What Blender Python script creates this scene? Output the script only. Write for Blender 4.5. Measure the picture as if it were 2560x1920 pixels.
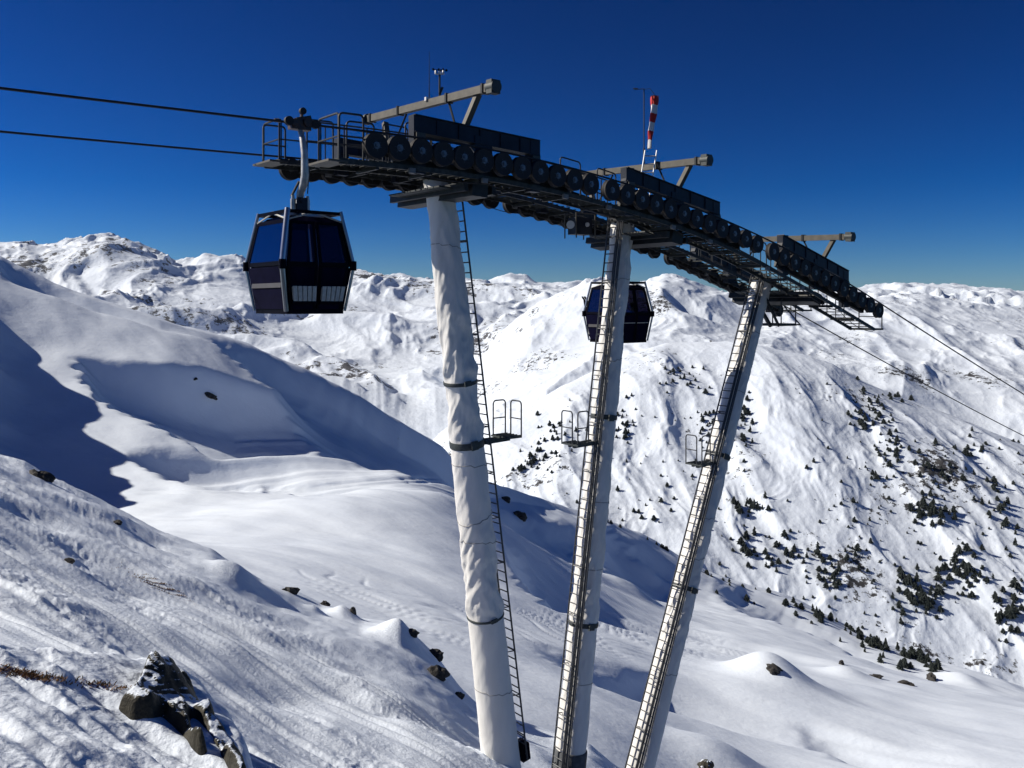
import bpy, math, random
import numpy as np
from mathutils import Vector, Matrix

for o in list(bpy.data.objects): bpy.data.objects.remove(o)
scene = bpy.context.scene
COL = scene.collection
random.seed(7)
PI = math.pi

# ------------------------------------------------------------------ camera
F, U0, VH = 2200.0, 1280.0, 760.0          # focal length / horizon in photo pixels (2560 x 1920)
cam = bpy.data.cameras.new('camera'); camo = bpy.data.objects.new('camera', cam); COL.objects.link(camo)
camo.location = (0, 0, 0); camo.rotation_euler = (PI/2, 0, 0)
cam.sensor_width = 36.0; cam.lens = 36.0*F/2560.0
cam.shift_y = -(960.0-VH)/2560.0
cam.clip_start = 0.2; cam.clip_end = 60000
scene.camera = camo
scene.render.resolution_x, scene.render.resolution_y = 1024, 768

# ------------------------------------------------------------------ sky and sun
SUN_EL = math.radians(35.0)
SUN_H = Vector((-0.992, 0.125))            # horizontal direction towards the sun (left of the view)
SUN_H.normalize()
w = bpy.data.worlds.new('World'); scene.world = w; w.use_nodes = True
nt = w.node_tree; nt.nodes.clear()
sky = nt.nodes.new('ShaderNodeTexSky'); sky.sky_type = 'NISHITA'; sky.sun_disc = False
sky.sun_elevation = SUN_EL
sky.sun_rotation = math.atan2(SUN_H.x, SUN_H.y)
sky.altitude = 2200; sky.air_density = 1.0; sky.dust_density = 0.1; sky.ozone_density = 8.0
hsv = nt.nodes.new('ShaderNodeHueSaturation'); hsv.inputs['Saturation'].default_value = 1.1; hsv.inputs['Hue'].default_value = 0.502
gam = nt.nodes.new('ShaderNodeGamma'); gam.inputs['Gamma'].default_value = 1.75
bg = nt.nodes.new('ShaderNodeBackground'); bg.inputs['Strength'].default_value = 0.14
out = nt.nodes.new('ShaderNodeOutputWorld')
vm = nt.nodes.new('ShaderNodeVectorMath'); vm.operation = 'SCALE'; vm.inputs['Scale'].default_value = 0.248
nt.links.new(sky.outputs[0], vm.inputs[0]); nt.links.new(vm.outputs[0], gam.inputs['Color']); nt.links.new(gam.outputs[0], hsv.inputs['Color'])
nt.links.new(hsv.outputs[0], bg.inputs['Color']); nt.links.new(bg.outputs[0], out.inputs['Surface'])
sl = bpy.data.lights.new('sun', 'SUN'); sl.energy = 5.0; sl.angle = math.radians(0.55); sl.color = (1.0, 0.92, 0.79)
so = bpy.data.objects.new('sun', sl); COL.objects.link(so)
sd = Vector((SUN_H.x*math.cos(SUN_EL), SUN_H.y*math.cos(SUN_EL), math.sin(SUN_EL)))
so.rotation_euler = sd.to_track_quat('Z', 'Y').to_euler(); so.location = sd*400
scene.view_settings.view_transform = 'Standard'; scene.view_settings.look = 'None'
scene.view_settings.exposure = 0.3; scene.view_settings.gamma = 1.0
scene.render.engine = 'CYCLES'

# ------------------------------------------------------------------ materials
def mat(name, col=(0.5, 0.5, 0.5), rough=0.6, metal=0.0, noise=0.0, nscale=8.0, bump=0.0, bscale=40.0, col2=None, spec=0.5, stretch=(1, 1, 1)):
    m = bpy.data.materials.new(name); m.use_nodes = True
    t = m.node_tree; b = t.nodes['Principled BSDF']
    b.inputs['Roughness'].default_value = rough; b.inputs['Metallic'].default_value = metal
    b.inputs['Specular IOR Level'].default_value = spec
    c = (*col, 1); b.inputs['Base Color'].default_value = c
    tc = t.nodes.new('ShaderNodeTexCoord'); mp = t.nodes.new('ShaderNodeMapping')
    mp.inputs['Scale'].default_value = stretch
    t.links.new(tc.outputs['Object'], mp.inputs['Vector'])
    if noise > 0 or col2:
        n = t.nodes.new('ShaderNodeTexNoise'); n.inputs['Scale'].default_value = nscale; n.inputs['Detail'].default_value = 6
        t.links.new(mp.outputs[0], n.inputs['Vector'])
        r = t.nodes.new('ShaderNodeValToRGB'); r.color_ramp.elements[0].position = 0.35; r.color_ramp.elements[1].position = 0.68
        c2 = col2 if col2 else tuple(x*(1-noise) for x in col)
        r.color_ramp.elements[0].color = (*c2, 1); r.color_ramp.elements[1].color = c
        t.links.new(n.outputs['Fac'], r.inputs['Fac']); t.links.new(r.outputs['Color'], b.inputs['Base Color'])
    if bump > 0:
        n2 = t.nodes.new('ShaderNodeTexNoise'); n2.inputs['Scale'].default_value = bscale; n2.inputs['Detail'].default_value = 5
        t.links.new(mp.outputs[0], n2.inputs['Vector'])
        bp = t.nodes.new('ShaderNodeBump'); bp.inputs['Strength'].default_value = 1.0; bp.inputs['Distance'].default_value = bump
        t.links.new(n2.outputs['Fac'], bp.inputs['Height']); t.links.new(bp.outputs[0], b.inputs['Normal'])
    return m

def snow_mat(name, sc1, d1, sc2, d2, rock=None, rock_scale=0.02, rock_lo=0.55, stretch=(1, 1, 1), rotz=0.0, steep=(0.55, 0.8), speck=None):
    """snow: white base, two scales of bump; rock (colour a, colour b) bares where steep and where noise says"""
    m = bpy.data.materials.new(name); m.use_nodes = True
    t = m.node_tree; b = t.nodes['Principled BSDF']; L = t.links.new
    b.inputs['Roughness'].default_value = 0.62; b.inputs['Specular IOR Level'].default_value = 0.25
    tc = t.nodes.new('ShaderNodeTexCoord'); mp = t.nodes.new('ShaderNodeMapping')
    mp.inputs['Scale'].default_value = stretch; mp.inputs['Rotation'].default_value = (0, 0, rotz)
    L(tc.outputs['Object'], mp.inputs['Vector'])
    n1 = t.nodes.new('ShaderNodeTexNoise'); n1.inputs['Scale'].default_value = sc1; n1.inputs['Detail'].default_value = 7; n1.inputs['Roughness'].default_value = 0.62
    n2 = t.nodes.new('ShaderNodeTexNoise'); n2.inputs['Scale'].default_value = sc2; n2.inputs['Detail'].default_value = 5
    L(mp.outputs[0], n1.inputs['Vector']); L(tc.outputs['Object'], n2.inputs['Vector'])
    b1 = t.nodes.new('ShaderNodeBump'); b1.inputs['Distance'].default_value = d1; b1.inputs['Strength'].default_value = 1
    b2 = t.nodes.new('ShaderNodeBump'); b2.inputs['Distance'].default_value = d2; b2.inputs['Strength'].default_value = 1
    L(n1.outputs['Fac'], b1.inputs['Height']); L(n2.outputs['Fac'], b2.inputs['Height']); L(b1.outputs[0], b2.inputs['Normal'])
    L(b2.outputs[0], b.inputs['Normal'])
    # slight tone changes of the snow itself (wind crust, dust)
    n3 = t.nodes.new('ShaderNodeTexNoise'); n3.inputs['Scale'].default_value = sc1*0.35; n3.inputs['Detail'].default_value = 6
    L(tc.outputs['Object'], n3.inputs['Vector'])
    r3 = t.nodes.new('ShaderNodeValToRGB'); r3.color_ramp.elements[0].position = 0.3; r3.color_ramp.elements[1].position = 0.7
    r3.color_ramp.elements[0].color = (0.67, 0.745, 0.87, 1); r3.color_ramp.elements[1].color = (0.745, 0.82, 0.935, 1)
    L(n3.outputs['Fac'], r3.inputs['Fac'])
    col = r3.outputs['Color']
    if rock:
        geo = t.nodes.new('ShaderNodeNewGeometry'); sx = t.nodes.new('ShaderNodeSeparateXYZ'); L(geo.outputs['Normal'], sx.inputs[0])
        mr = t.nodes.new('ShaderNodeMapRange'); mr.inputs['From Min'].default_value = steep[1]; mr.inputs['From Max'].default_value = steep[0]
        mr.inputs['To Min'].default_value = 0; mr.inputs['To Max'].default_value = 1
        L(sx.outputs['Z'], mr.inputs['Value'])
        nr = t.nodes.new('ShaderNodeTexNoise'); nr.inputs['Scale'].default_value = rock_scale; nr.inputs['Detail'].default_value = 9; nr.inputs['Roughness'].default_value = 0.72
        L(tc.outputs['Object'], nr.inputs['Vector'])
        ad = t.nodes.new('ShaderNodeMath'); ad.operation = 'MULTIPLY_ADD'; ad.inputs[1].default_value = 0.30
        L(mr.outputs[0], ad.inputs[0]); L(nr.outputs['Fac'], ad.inputs[2])
        th = t.nodes.new('ShaderNodeMapRange'); th.inputs['From Min'].default_value = rock_lo; th.inputs['From Max'].default_value = rock_lo+0.05
        L(ad.outputs[0], th.inputs['Value'])
        if speck:
            big = t.nodes.new('ShaderNodeTexNoise'); big.inputs['Scale'].default_value = speck[0]; big.inputs['Detail'].default_value = 3; L(tc.outputs['Object'], big.inputs['Vector'])
            sm = t.nodes.new('ShaderNodeTexNoise'); sm.inputs['Scale'].default_value = speck[1]; sm.inputs['Detail'].default_value = 6; sm.inputs['Roughness'].default_value = 0.75; L(tc.outputs['Object'], sm.inputs['Vector'])
            sa_ = t.nodes.new('ShaderNodeMath'); sa_.operation = 'MULTIPLY_ADD'; sa_.inputs[1].default_value = 0.9; L(big.outputs['Fac'], sa_.inputs[0]); L(sm.outputs['Fac'], sa_.inputs[2])
            st = t.nodes.new('ShaderNodeMapRange'); st.inputs['From Min'].default_value = speck[2]; st.inputs['From Max'].default_value = speck[2]+0.035; L(sa_.outputs[0], st.inputs['Value'])
            mxm = t.nodes.new('ShaderNodeMath'); mxm.operation = 'MAXIMUM'; L(st.outputs[0], mxm.inputs[0]); L(th.outputs[0], mxm.inputs[1]); th = mxm
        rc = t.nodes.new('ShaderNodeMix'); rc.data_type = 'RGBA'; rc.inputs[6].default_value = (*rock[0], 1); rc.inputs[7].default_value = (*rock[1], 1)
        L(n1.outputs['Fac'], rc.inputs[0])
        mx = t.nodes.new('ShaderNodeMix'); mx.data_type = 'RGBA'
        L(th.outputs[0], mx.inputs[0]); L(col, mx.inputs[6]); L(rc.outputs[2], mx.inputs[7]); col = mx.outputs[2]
    L(col, b.inputs['Base Color'])
    return m

def glass_mat(name, tint, gloss=0.12):
    m = bpy.data.materials.new(name); m.use_nodes = True
    t = m.node_tree; t.nodes.clear(); L = t.links.new
    o = t.nodes.new('ShaderNodeOutputMaterial'); mx = t.nodes.new('ShaderNodeMixShader')
    tr = t.nodes.new('ShaderNodeBsdfTransparent'); tr.inputs[0].default_value = (*tint, 1)
    gl = t.nodes.new('ShaderNodeBsdfGlossy'); gl.inputs['Roughness'].default_value = 0.06; gl.inputs[0].default_value = (0.75, 0.8, 1, 1)
    fr = t.nodes.new('ShaderNodeLayerWeight'); fr.inputs[0].default_value = gloss
    L(fr.outputs['Facing'], mx.inputs[0]); L(tr.outputs[0], mx.inputs[1]); L(gl.outputs[0], mx.inputs[2]); L(mx.outputs[0], o.inputs[0])
    return m

M = {}
M['steel'] = mat('galvanised_steel_dark', (0.03, 0.034, 0.038), 0.5, 0.0, 0.45, 5, 0.004, 30, spec=0.22)
M['deck'] = mat('grating_steel', (0.06, 0.068, 0.07), 0.55, 0.0, 0.5, 7, spec=0.22)
M['rail'] = mat('railing_steel', (0.06, 0.066, 0.075), 0.5, 0.0, 0.4, 6, spec=0.22)
M['girder'] = mat('girder_paint', (0.022, 0.03, 0.05), 0.5, 0.0, 0.4, 3, 0.003, 18, spec=0.22)
M['gantry'] = mat('gantry_paint', (0.095, 0.088, 0.072), 0.6, 0.0, 0.4, 4, 0.004, 14)
M['tyre'] = mat('sheave_rubber', (0.018, 0.018, 0.022), 0.75, 0, 0.3, 12)
M['sheave'] = mat('sheave_steel', (0.055, 0.06, 0.075), 0.5, 0.3, 0.4, 12, 0.003, 40)
M['hub'] = mat('hub_steel', (0.16, 0.165, 0.18), 0.4, 0.6, 0.4, 20)
M['rope'] = mat('wire_rope', (0.035, 0.036, 0.045), 0.55, 0.4, 0.4, 60, 0.004, 160)
M['wrap'] = mat('pylon_tarpaulin', (0.70, 0.70, 0.695), 0.75, 0, 0.10, 2.2, 0.012, 9, stretch=(1, 1, 0.35))
M['strap'] = mat('strap_band', (0.05, 0.062, 0.065), 0.6, 0.1, 0.4, 14)
M['ladder'] = mat('ladder_steel', (0.085, 0.09, 0.10), 0.5, 0.5, 0.35, 16)
M['white_ladder'] = mat('aluminium_ladder', (0.72, 0.73, 0.74), 0.4, 0.5, 0.1, 16)
M['concrete'] = mat('base_concrete', (0.10, 0.11, 0.125), 0.85, 0, 0.4, 5, 0.01, 25)
M['alu'] = mat('cabin_aluminium', (0.40, 0.41, 0.44), 0.30, 0.8, 0.1, 9)
M['cabin'] = mat('cabin_panel', (0.007, 0.007, 0.024), 0.12, 0.0, 0.3, 3, spec=0.10)
M['black'] = mat('black_plastic', (0.007, 0.007, 0.013), 0.3, 0, 0.3, 14, spec=0.12)
M['glass'] = glass_mat('tinted_glass', (0.26, 0.25, 0.34), 0.12)
M['rack'] = mat('ski_rack', (0.52, 0.52, 0.50), 0.5, 0.2, 0.25, 14)
M['hanger'] = mat('hanger_galvanised', (0.55, 0.56, 0.56), 0.45, 0.5, 0.35, 9, 0.003, 30)
M['grip'] = mat('grip_iron', (0.03, 0.03, 0.04), 0.5, 0.4, 0.5, 16, col2=(0.09, 0.045, 0.025))
M['seat'] = mat('seat_vinyl', (0.03, 0.03, 0.04), 0.6, 0, 0.3, 6)
M['red'] = mat('red_cloth', (0.55, 0.025, 0.02), 0.75, 0, 0.15, 9)
M['white'] = mat('white_cloth', (0.80, 0.79, 0.78), 0.75, 0, 0.08, 9)
M['whitemetal'] = mat('white_metal', (0.75, 0.75, 0.75), 0.4, 0.1, 0.1, 9)
M['jacket_red'] = mat('red_jacket', (0.75, 0.06, 0.02), 0.7, 0, 0.2, 5)
M['jacket_dark'] = mat('dark_jacket', (0.02, 0.022, 0.03), 0.7, 0, 0.2, 5)
M['helmet'] = mat('black_helmet', (0.02, 0.02, 0.022), 0.35, 0, 0.2, 5)
M['rock'] = mat('dark_rock', (0.045, 0.042, 0.04), 0.85, 0, 0.6, 3.5, 0.05, 7, col2=(0.014, 0.013, 0.013))
M['lichen_rock'] = snow_mat('rock_with_snow', 4.0, 0.03, 20, 0.02, rock=((0.010, 0.010, 0.010), (0.055, 0.05, 0.035)), rock_scale=1.6, rock_lo=0.56, steep=(0.5, 0.9))
M['grass'] = mat('dry_grass', (0.22, 0.115, 0.045), 0.9, 0, 0.6, 8)
M['bark'] = mat('bark', (0.05, 0.035, 0.025), 0.9, 0, 0.4, 9)
M['pine'] = mat('pine_needles', (0.042, 0.052, 0.05), 0.9, 0, 0.5, 0.9, spec=0.1)
M['snow_near'] = snow_mat('snow_slope', 2.6, 0.04, 13, 0.02, stretch=(1.0, 2.6, 1), rotz=math.radians(28))
M['snow_mid'] = snow_mat('snow_hill', 0.30, 0.14, 1.4, 0.03, rock=((0.03, 0.03, 0.035), (0.10, 0.09, 0.08)), rock_scale=0.12, rock_lo=0.95, stretch=(1, 2.4, 1), rotz=math.radians(25))
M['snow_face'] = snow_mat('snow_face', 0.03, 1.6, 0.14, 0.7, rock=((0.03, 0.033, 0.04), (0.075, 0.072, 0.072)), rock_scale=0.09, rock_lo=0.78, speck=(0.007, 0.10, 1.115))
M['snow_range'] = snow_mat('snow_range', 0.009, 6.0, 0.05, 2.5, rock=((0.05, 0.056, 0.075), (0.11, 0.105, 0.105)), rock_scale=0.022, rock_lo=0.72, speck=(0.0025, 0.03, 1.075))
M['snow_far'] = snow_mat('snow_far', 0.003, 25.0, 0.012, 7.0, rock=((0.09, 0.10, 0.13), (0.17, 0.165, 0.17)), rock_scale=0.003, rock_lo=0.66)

for k_ in ('cabin', 'black'): M[k_].node_tree.nodes['Principled BSDF'].inputs['IOR'].default_value = 1.12
M['box'] = mat('box_grey', (0.20, 0.205, 0.21), 0.6, 0, 0.3, 9)
M['cord'] = mat('cord_rope', (0.30, 0.295, 0.29), 0.8, 0, 0.2, 9)
# ------------------------------------------------------------------ helpers
class MB:
    def __init__(s): s.v = []; s.f = []; s.m = []; s.cm = 0
    def _add(s, vs, fs):
        b = len(s.v); s.v += [tuple(x) for x in vs]
        s.f += [tuple(i+b for i in f) for f in fs]; s.m += [s.cm]*len(fs)
    def box(s, c, ax, ay, az, sx, sy, sz):
        c = Vector(c); ax = Vector(ax).normalized()*sx/2; ay = Vector(ay).normalized()*sy/2; az = Vector(az).normalized()*sz/2
        p = [c+i*ax+j*ay+k*az for i in (-1, 1) for j in (-1, 1) for k in (-1, 1)]
        s._add(p, [(0, 1, 3, 2), (4, 6, 7, 5), (0, 4, 5, 1), (2, 3, 7, 6), (0, 2, 6, 4), (1, 5, 7, 3)])
    def bar(s, p, q, wd, h, up=(0, 0, 1)):
        p = Vector(p); q = Vector(q); d = (q-p); u = Vector(up); side = d.cross(u)
        if side.length < 1e-6: side = d.cross(Vector((1, 0, 0)))
        side.normalize(); u = side.cross(d).normalized()
        s.box((p+q)/2, d, side, u, d.length, wd, h)
    def hull(s, a, b):      # two matching loops -> closed prism
        n = len(a); fs = [tuple(range(n))[::-1], tuple(range(n, 2*n))]
        for i in range(n): fs.append((i, (i+1) % n, n+(i+1) % n, n+i))
        s._add(list(a)+list(b), fs)
    def tube(s, path, r, n=8, closed=False):
        P = [Vector(p) for p in path]; k = len(P); rs = r if isinstance(r, (list, tuple)) else [r]*k
        vs = []; fs = []; prev = None
        for i in range(k):
            if closed: d = P[(i+1) % k]-P[i-1]
            else: d = P[min(i+1, k-1)]-P[max(i-1, 0)]
            d.normalize()
            if prev is None:
                a = d.orthogonal().normalized()
            else:
                a = (prev-d*prev.dot(d)).normalized()
            prev = a; b = d.cross(a)
            for j in range(n):
                t = 2*PI*j/n; vs.append(P[i]+(a*math.cos(t)+b*math.sin(t))*rs[i])
        for i in range(k if closed else k-1):
            i2 = (i+1) % k
            for j in range(n): fs.append((i*n+j, i*n+(j+1) % n, i2*n+(j+1) % n, i2*n+j))
        if not closed: fs += [tuple(range(n))[::-1], tuple(range((k-1)*n, k*n))]
        s._add(vs, fs)
    def cyl(s, p, q, r, n=12, r2=None): s.tube([p, q], [r, r if r2 is None else r2], n)
    def lathe(s, c, axis, prof, n=20):          # prof: list of (along axis, radius), closed loop around the section
        c = Vector(c); ax = Vector(axis).normalized(); a = ax.orthogonal().normalized(); b = ax.cross(a)
        vs = []; fs = []; k = len(prof)
        for (h, r) in prof:
            for j in range(n):
                t = 2*PI*j/n; vs.append(c+ax*h+(a*math.cos(t)+b*math.sin(t))*r)
        for i in range(k-1):
            for j in range(n): fs.append((i*n+j, i*n+(j+1) % n, (i+1)*n+(j+1) % n, (i+1)*n+j))
        fs += [tuple(range(n))[::-1], tuple(range((k-1)*n, k*n))]
        s._add(vs, fs)
    def mesh(s, name, mats, off=(0, 0, 0), smooth=False):
        me = bpy.data.meshes.new(name); o = Vector(off)
        me.from_pydata([tuple(Vector(v)-o) for v in s.v], [], s.f)
        for m in (mats if isinstance(mats, (list, tuple)) else [mats]): me.materials.append(m)
        me.polygons.foreach_set('material_index', s.m)
        if smooth:
            me.polygons.foreach_set('use_smooth', [True]*len(s.f))
            try: me.set_sharp_from_angle(angle=math.radians(38))
            except Exception: pass
        me.update(); return me

def root_of(o):
    while o.parent: o = o.parent
    return o
def link(name, me, parent=None, loc=(0, 0, 0), rot=(0, 0, 0)):
    o = bpy.data.objects.new(name, me); COL.objects.link(o); o.location = loc; o.rotation_euler = rot
    if parent: o.parent = parent
    return o
def part(name, mb, m, parent, smooth=False, label=None):
    """mesh given in world coordinates; root empties are unrotated here"""
    o = link(name, mb.mesh(name, m, root_of(parent).location, smooth), parent)
    if label: o['label'] = label
    return o
def tag(o, label, cat, group=None):
    o['label'] = label; o['category'] = cat
    if group: o['group'] = group
    return o
def thing(name, label, cat, loc, group=None, rotz=0):
    o = link(name, None, None, loc, (0, 0, rotz)); o.empty_display_size = 0.3
    return tag(o, label, cat, group)
def grid_mesh(name, X, Y, Z, m):
    nr, nc = X.shape
    co = np.stack([X, Y, Z], -1).reshape(-1, 3).astype(np.float32)
    idx = np.arange(nr*nc).reshape(nr, nc)
    q = np.stack([idx[:-1, :-1], idx[:-1, 1:], idx[1:, 1:], idx[1:, :-1]], -1).reshape(-1, 4)
    me = bpy.data.meshes.new(name); nf = len(q)
    me.vertices.add(len(co)); me.vertices.foreach_set('co', co.ravel())
    me.loops.add(nf*4); me.loops.foreach_set('vertex_index', q.ravel().astype(np.int32))
    me.polygons.add(nf); me.polygons.foreach_set('loop_start', np.arange(0, nf*4, 4, dtype=np.int32))
    me.polygons.foreach_set('use_smooth', np.ones(nf, dtype=bool))
    me.materials.append(m); me.update(calc_edges=True)
    return me

# numpy gradient noise
def _hash(ix, iy, seed):
    h = (ix.astype(np.int64)*374761393 + iy.astype(np.int64)*668265263 + seed*974634777) & 0xffffffff
    h = ((h ^ (h >> 13))*1274126177) & 0xffffffff
    return (h ^ (h >> 16)) & 0xffff
def gn(x, y, seed=0):
    x = np.asarray(x, dtype=np.float64); y = np.asarray(y, dtype=np.float64)
    ix = np.floor(x); iy = np.floor(y); fx = x-ix; fy = y-iy
    ux = fx*fx*fx*(fx*(fx*6-15)+10); uy = fy*fy*fy*(fy*(fy*6-15)+10)
    def g(dx, dy):
        a = _hash(ix+dx, iy+dy, seed)*(2*PI/65536.0)
        return np.cos(a)*(fx-dx)+np.sin(a)*(fy-dy)
    a = g(0, 0); b = g(1, 0); c = g(0, 1); d = g(1, 1)
    return ((a+(b-a)*ux)*(1-uy)+(c+(d-c)*ux)*uy)*1.5
def fbm(x, y, seed=0, octv=5, gain=0.5, lac=2.03):
    s = 0; a = 1.0; f = 1.0
    for i in range(octv):
        s = s+a*gn(x*f+17.3*i, y*f-9.1*i, seed+i); a *= gain; f *= lac
    return s
def ridged(x, y, seed=0, octv=5, gain=0.5, lac=2.05):
    s = 0; a = 1.0; f = 1.0; wgt = 1.0
    for i in range(octv):
        n = 1-np.abs(gn(x*f+31.7*i, y*f+11.9*i, seed+i)); n = n*n*wgt
        s = s+a*n; wgt = np.clip(n*1.6, 0, 1); a *= gain; f *= lac
    return s-1.0
def sstep(a, b, x):
    t = np.clip((x-a)/(b-a), 0, 1); return t*t*(3-2*t)
def cur(pts, u):
    p = np.array(pts, float); return np.interp(u, p[:, 0], p[:, 1])
def cur_s(pts, u, wdt):
    p = np.array(pts, float); g = np.arange(min(p[0, 0], u.min())-wdt, max(p[-1, 0], u.max())+wdt, 4.0); y = np.interp(g, p[:, 0], p[:, 1])
    return np.interp(u, g, smooth1(y, int(wdt/4)))
def smooth1(a, k):
    ker = np.hanning(k+2)[1:-1]; ker /= ker.sum()
    return np.convolve(np.pad(a, (k//2, k-1-k//2), mode='edge'), ker, mode='valid')

# soft masks drawn as outlines on the ground plan seen from the lookout
GU0, GV0, GS = -400, 400, 5.0
GW, GH = int(3400/GS), int(1900/GS)
def raster(polys, blur):
    uu = GU0+GS*(np.arange(GW)+0.5); vv = GV0+GS*(np.arange(GH)+0.5); Ug, Vg = np.meshgrid(uu, vv)
    tot = np.zeros_like(Ug)
    for wgt, poly in polys:
        ins = np.zeros(Ug.shape, bool); n = len(poly)
        for i in range(n):
            x1, y1 = poly[i]; x2, y2 = poly[(i+1) % n]
            if y1 == y2: continue
            c = ((y1 > Vg) != (y2 > Vg)) & (Ug < (x2-x1)*(Vg-y1)/(y2-y1)+x1)
            ins ^= c
        tot = np.maximum(tot, wgt*ins)
    k = max(3, int(blur/GS)); ker = np.hanning(k+2)[1:-1]; ker /= ker.sum()
    for ax in (0, 1):
        tot = np.apply_along_axis(lambda a: np.convolve(np.pad(a, (k//2, k-1-k//2), mode='edge'), ker, mode='valid'), ax, tot)
    return tot
def sample(img, u, v):
    x = np.clip((u-GU0)/GS-0.5, 0, GW-1.001); y = np.clip((v-GV0)/GS-0.5, 0, GH-1.001)
    ix = x.astype(int); iy = y.astype(int); fx = x-ix; fy = y-iy
    return (img[iy, ix]*(1-fx)+img[iy, ix+1]*fx)*(1-fy)+(img[iy+1, ix]*(1-fx)+img[iy+1, ix+1]*fx)*fy

def profile(u, Yc, Vc, rows, crest):
    """column heights through control curves (distance Yc[k](u), sight line Vc[k](u)); smooth cubic in between"""
    Yk = np.array([cur_s(y, u, 420) if not np.isscalar(y) else np.full(len(u), float(y)) for y in Yc])
    Vk = np.array([cur_s(v, u, 24 if i == crest else 340) for i, v in enumerate(Vc)])
    Zk = (VH-Vk)/F*Yk
    h = np.diff(Yk, axis=0); dl = np.diff(Zk, axis=0)/h
    d = np.zeros_like(Zk); d[0] = dl[0]; d[-1] = dl[-1]
    for k in range(1, len(Yk)-1):
        d[k] = (h[k]*dl[k-1]+h[k-1]*dl[k])/(h[k]+h[k-1])
    d[crest] = Zk[crest]/Yk[crest]      # the sight line grazes the crest
    Ys = []; Zs = []
    for k, n in enumerate(rows):
        last = k == len(rows)-1
        for t in np.linspace(0, 1, n, endpoint=last):
            hh = h[k]
            Ys.append(Yk[k]+t*hh)
            Zs.append((2*t**3-3*t**2+1)*Zk[k]+(t**3-2*t**2+t)*hh*d[k]+(-2*t**3+3*t**2)*Zk[k+1]+(t**3-t**2)*hh*d[k+1])
    Y = np.array(Ys); Z = np.array(Zs); X = (u[None, :]-U0)/F*Y
    return X, Y, Z
def relief(X, M_, depth, ldown, lup):
    """drops behind the windward lip of the mask to the given depth, climbs back slowly behind it"""
    h = np.zeros_like(X); cu = np.zeros(X.shape[0])
    for j in range(1, X.shape[1]):
        dx = X[:, j]-X[:, j-1]; t = -depth*M_[:, j]
        L_ = np.where(t < cu, ldown, lup)
        cu = cu+(t-cu)*(1-np.exp(-dx/L_)); h[:, j] = cu
    return h
def struct(name, X, Y, Z, m):
    o = link(name, grid_mesh(name, X, Y, Z, m)); o['kind'] = 'structure'; return o
def hit(S, u, v):
    """first ground point met on the sight line (u, v)"""
    us, X, Y, Z = S
    j = int(np.argmin(np.abs(us-u)))
    vv = VH-F*Z[:, j]/Y[:, j]
    i = np.nonzero(vv <= v)[0]
    if len(i) == 0: return None
    i = i[0]
    return Vector((X[i, j], Y[i, j], Z[i, j]))

# ================================================================== TERRAIN
# ---- near slope: falls away to the right, the pylons stand on it
A_, B_, Z0_ = -0.427, -0.279, -6.3
SIL1 = [(-900, 760), (-300, 985), (0, 1135), (60, 1150), (110, 1180), (200, 1222), (300, 1275), (400, 1325), (530, 1372), (560, 1395), (600, 1415), (650, 1448),
        (720, 1468), (760, 1488), (800, 1508), (850, 1522), (900, 1545), (1000, 1552), (1050, 1600), (1090, 1640), (1150, 1725), (1200, 1775), (1300, 1815),
        (1470, 1868), (1530, 1922), (1700, 2030), (2200, 2250), (3000, 2450)]
u1 = np.concatenate([np.linspace(-900, -40, 60, endpoint=False), np.linspace(-40, 1620, 760, endpoint=False), np.linspace(1620, 3000, 60)])
k1 = (u1-U0)/F
ys = cur_s([(-900, 50), (0, 50), (600, 47), (1150, 44), (1500, 40), (3000, 36)], u1, 400)
y0 = np.clip(6.3/np.maximum(0.72-0.427*k1-0.279, 0.2), 7, 20)*0.82
rows1 = 440
tt = np.linspace(0, 1, rows1)[:, None]
Y1 = 1/((1-tt)/y0[None, :]+tt/ys[None, :])
near_rows = np.array([0.3, 0.5, 0.7, 0.85])[:, None]*y0[None, :]
far_t = np.linspace(0, 1, 34)[1:, None]
Y1 = np.vstack([near_rows, Y1, ys[None, :]+far_t**1.4*48])
X1 = k1[None, :]*Y1
zsil = (VH-cur_s(SIL1, u1, 24))/F*ys; zsil_s = (VH-cur_s(SIL1, u1, 420))/F*ys
pl = Z0_+A_*X1+B_*Y1
res = zsil_s-(Z0_+A_*k1*ys+B_*ys)
tq = Y1/ys[None, :]
Z1 = pl+res[None, :]*np.clip(tq, 0, 1)**2.2+(zsil-zsil_s)[None, :]*sstep(0.82, 1.0, tq)
ov = np.maximum(Y1-ys[None, :]*0.93, 0)
Z1 = Z1-0.012*ov**2*(ov < 20)-(ov >= 20)*(4.8+0.48*(ov-20))
V1 = VH-F*Z1/Y1; Ug1 = np.broadcast_to(u1[None, :], X1.shape)
smooth_band = raster([(1, [(430, 1335), (560, 1385), (700, 1470), (900, 1555), (1080, 1660), (1190, 1780), (1215, 1860), (1100, 1790), (960, 1690), (790, 1600), (620, 1515), (470, 1430)]),
                      (0.8, [(1200, 1780), (1480, 1870), (1540, 1930), (1300, 1930)])], 60)
SB = sample(smooth_band, Ug1, V1)
ca, sa = 0.875, -0.484          # traverse direction of the ski tracks
p1 = X1*ca+Y1*sa; q1 = -X1*sa+Y1*ca
rough = np.clip(0.55+1.3*fbm(p1*0.10, q1*0.33, 5, 3), 0.05, 1.5)
strk = fbm(p1*0.11, q1*1.15, 21, 4, 0.6)
strk2 = ridged(p1*0.05, q1*0.55, 33, 3, 0.55)
lump = fbm(X1*2.0, Y1*1.6, 41, 3, 0.5)
chunk = np.clip(ridged(X1*1.9, Y1*1.5, 47, 2, 0.5)+0.15, 0, 2)
strk3 = fbm(p1*0.16, q1*3.4, 25, 2, 0.5)
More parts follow.
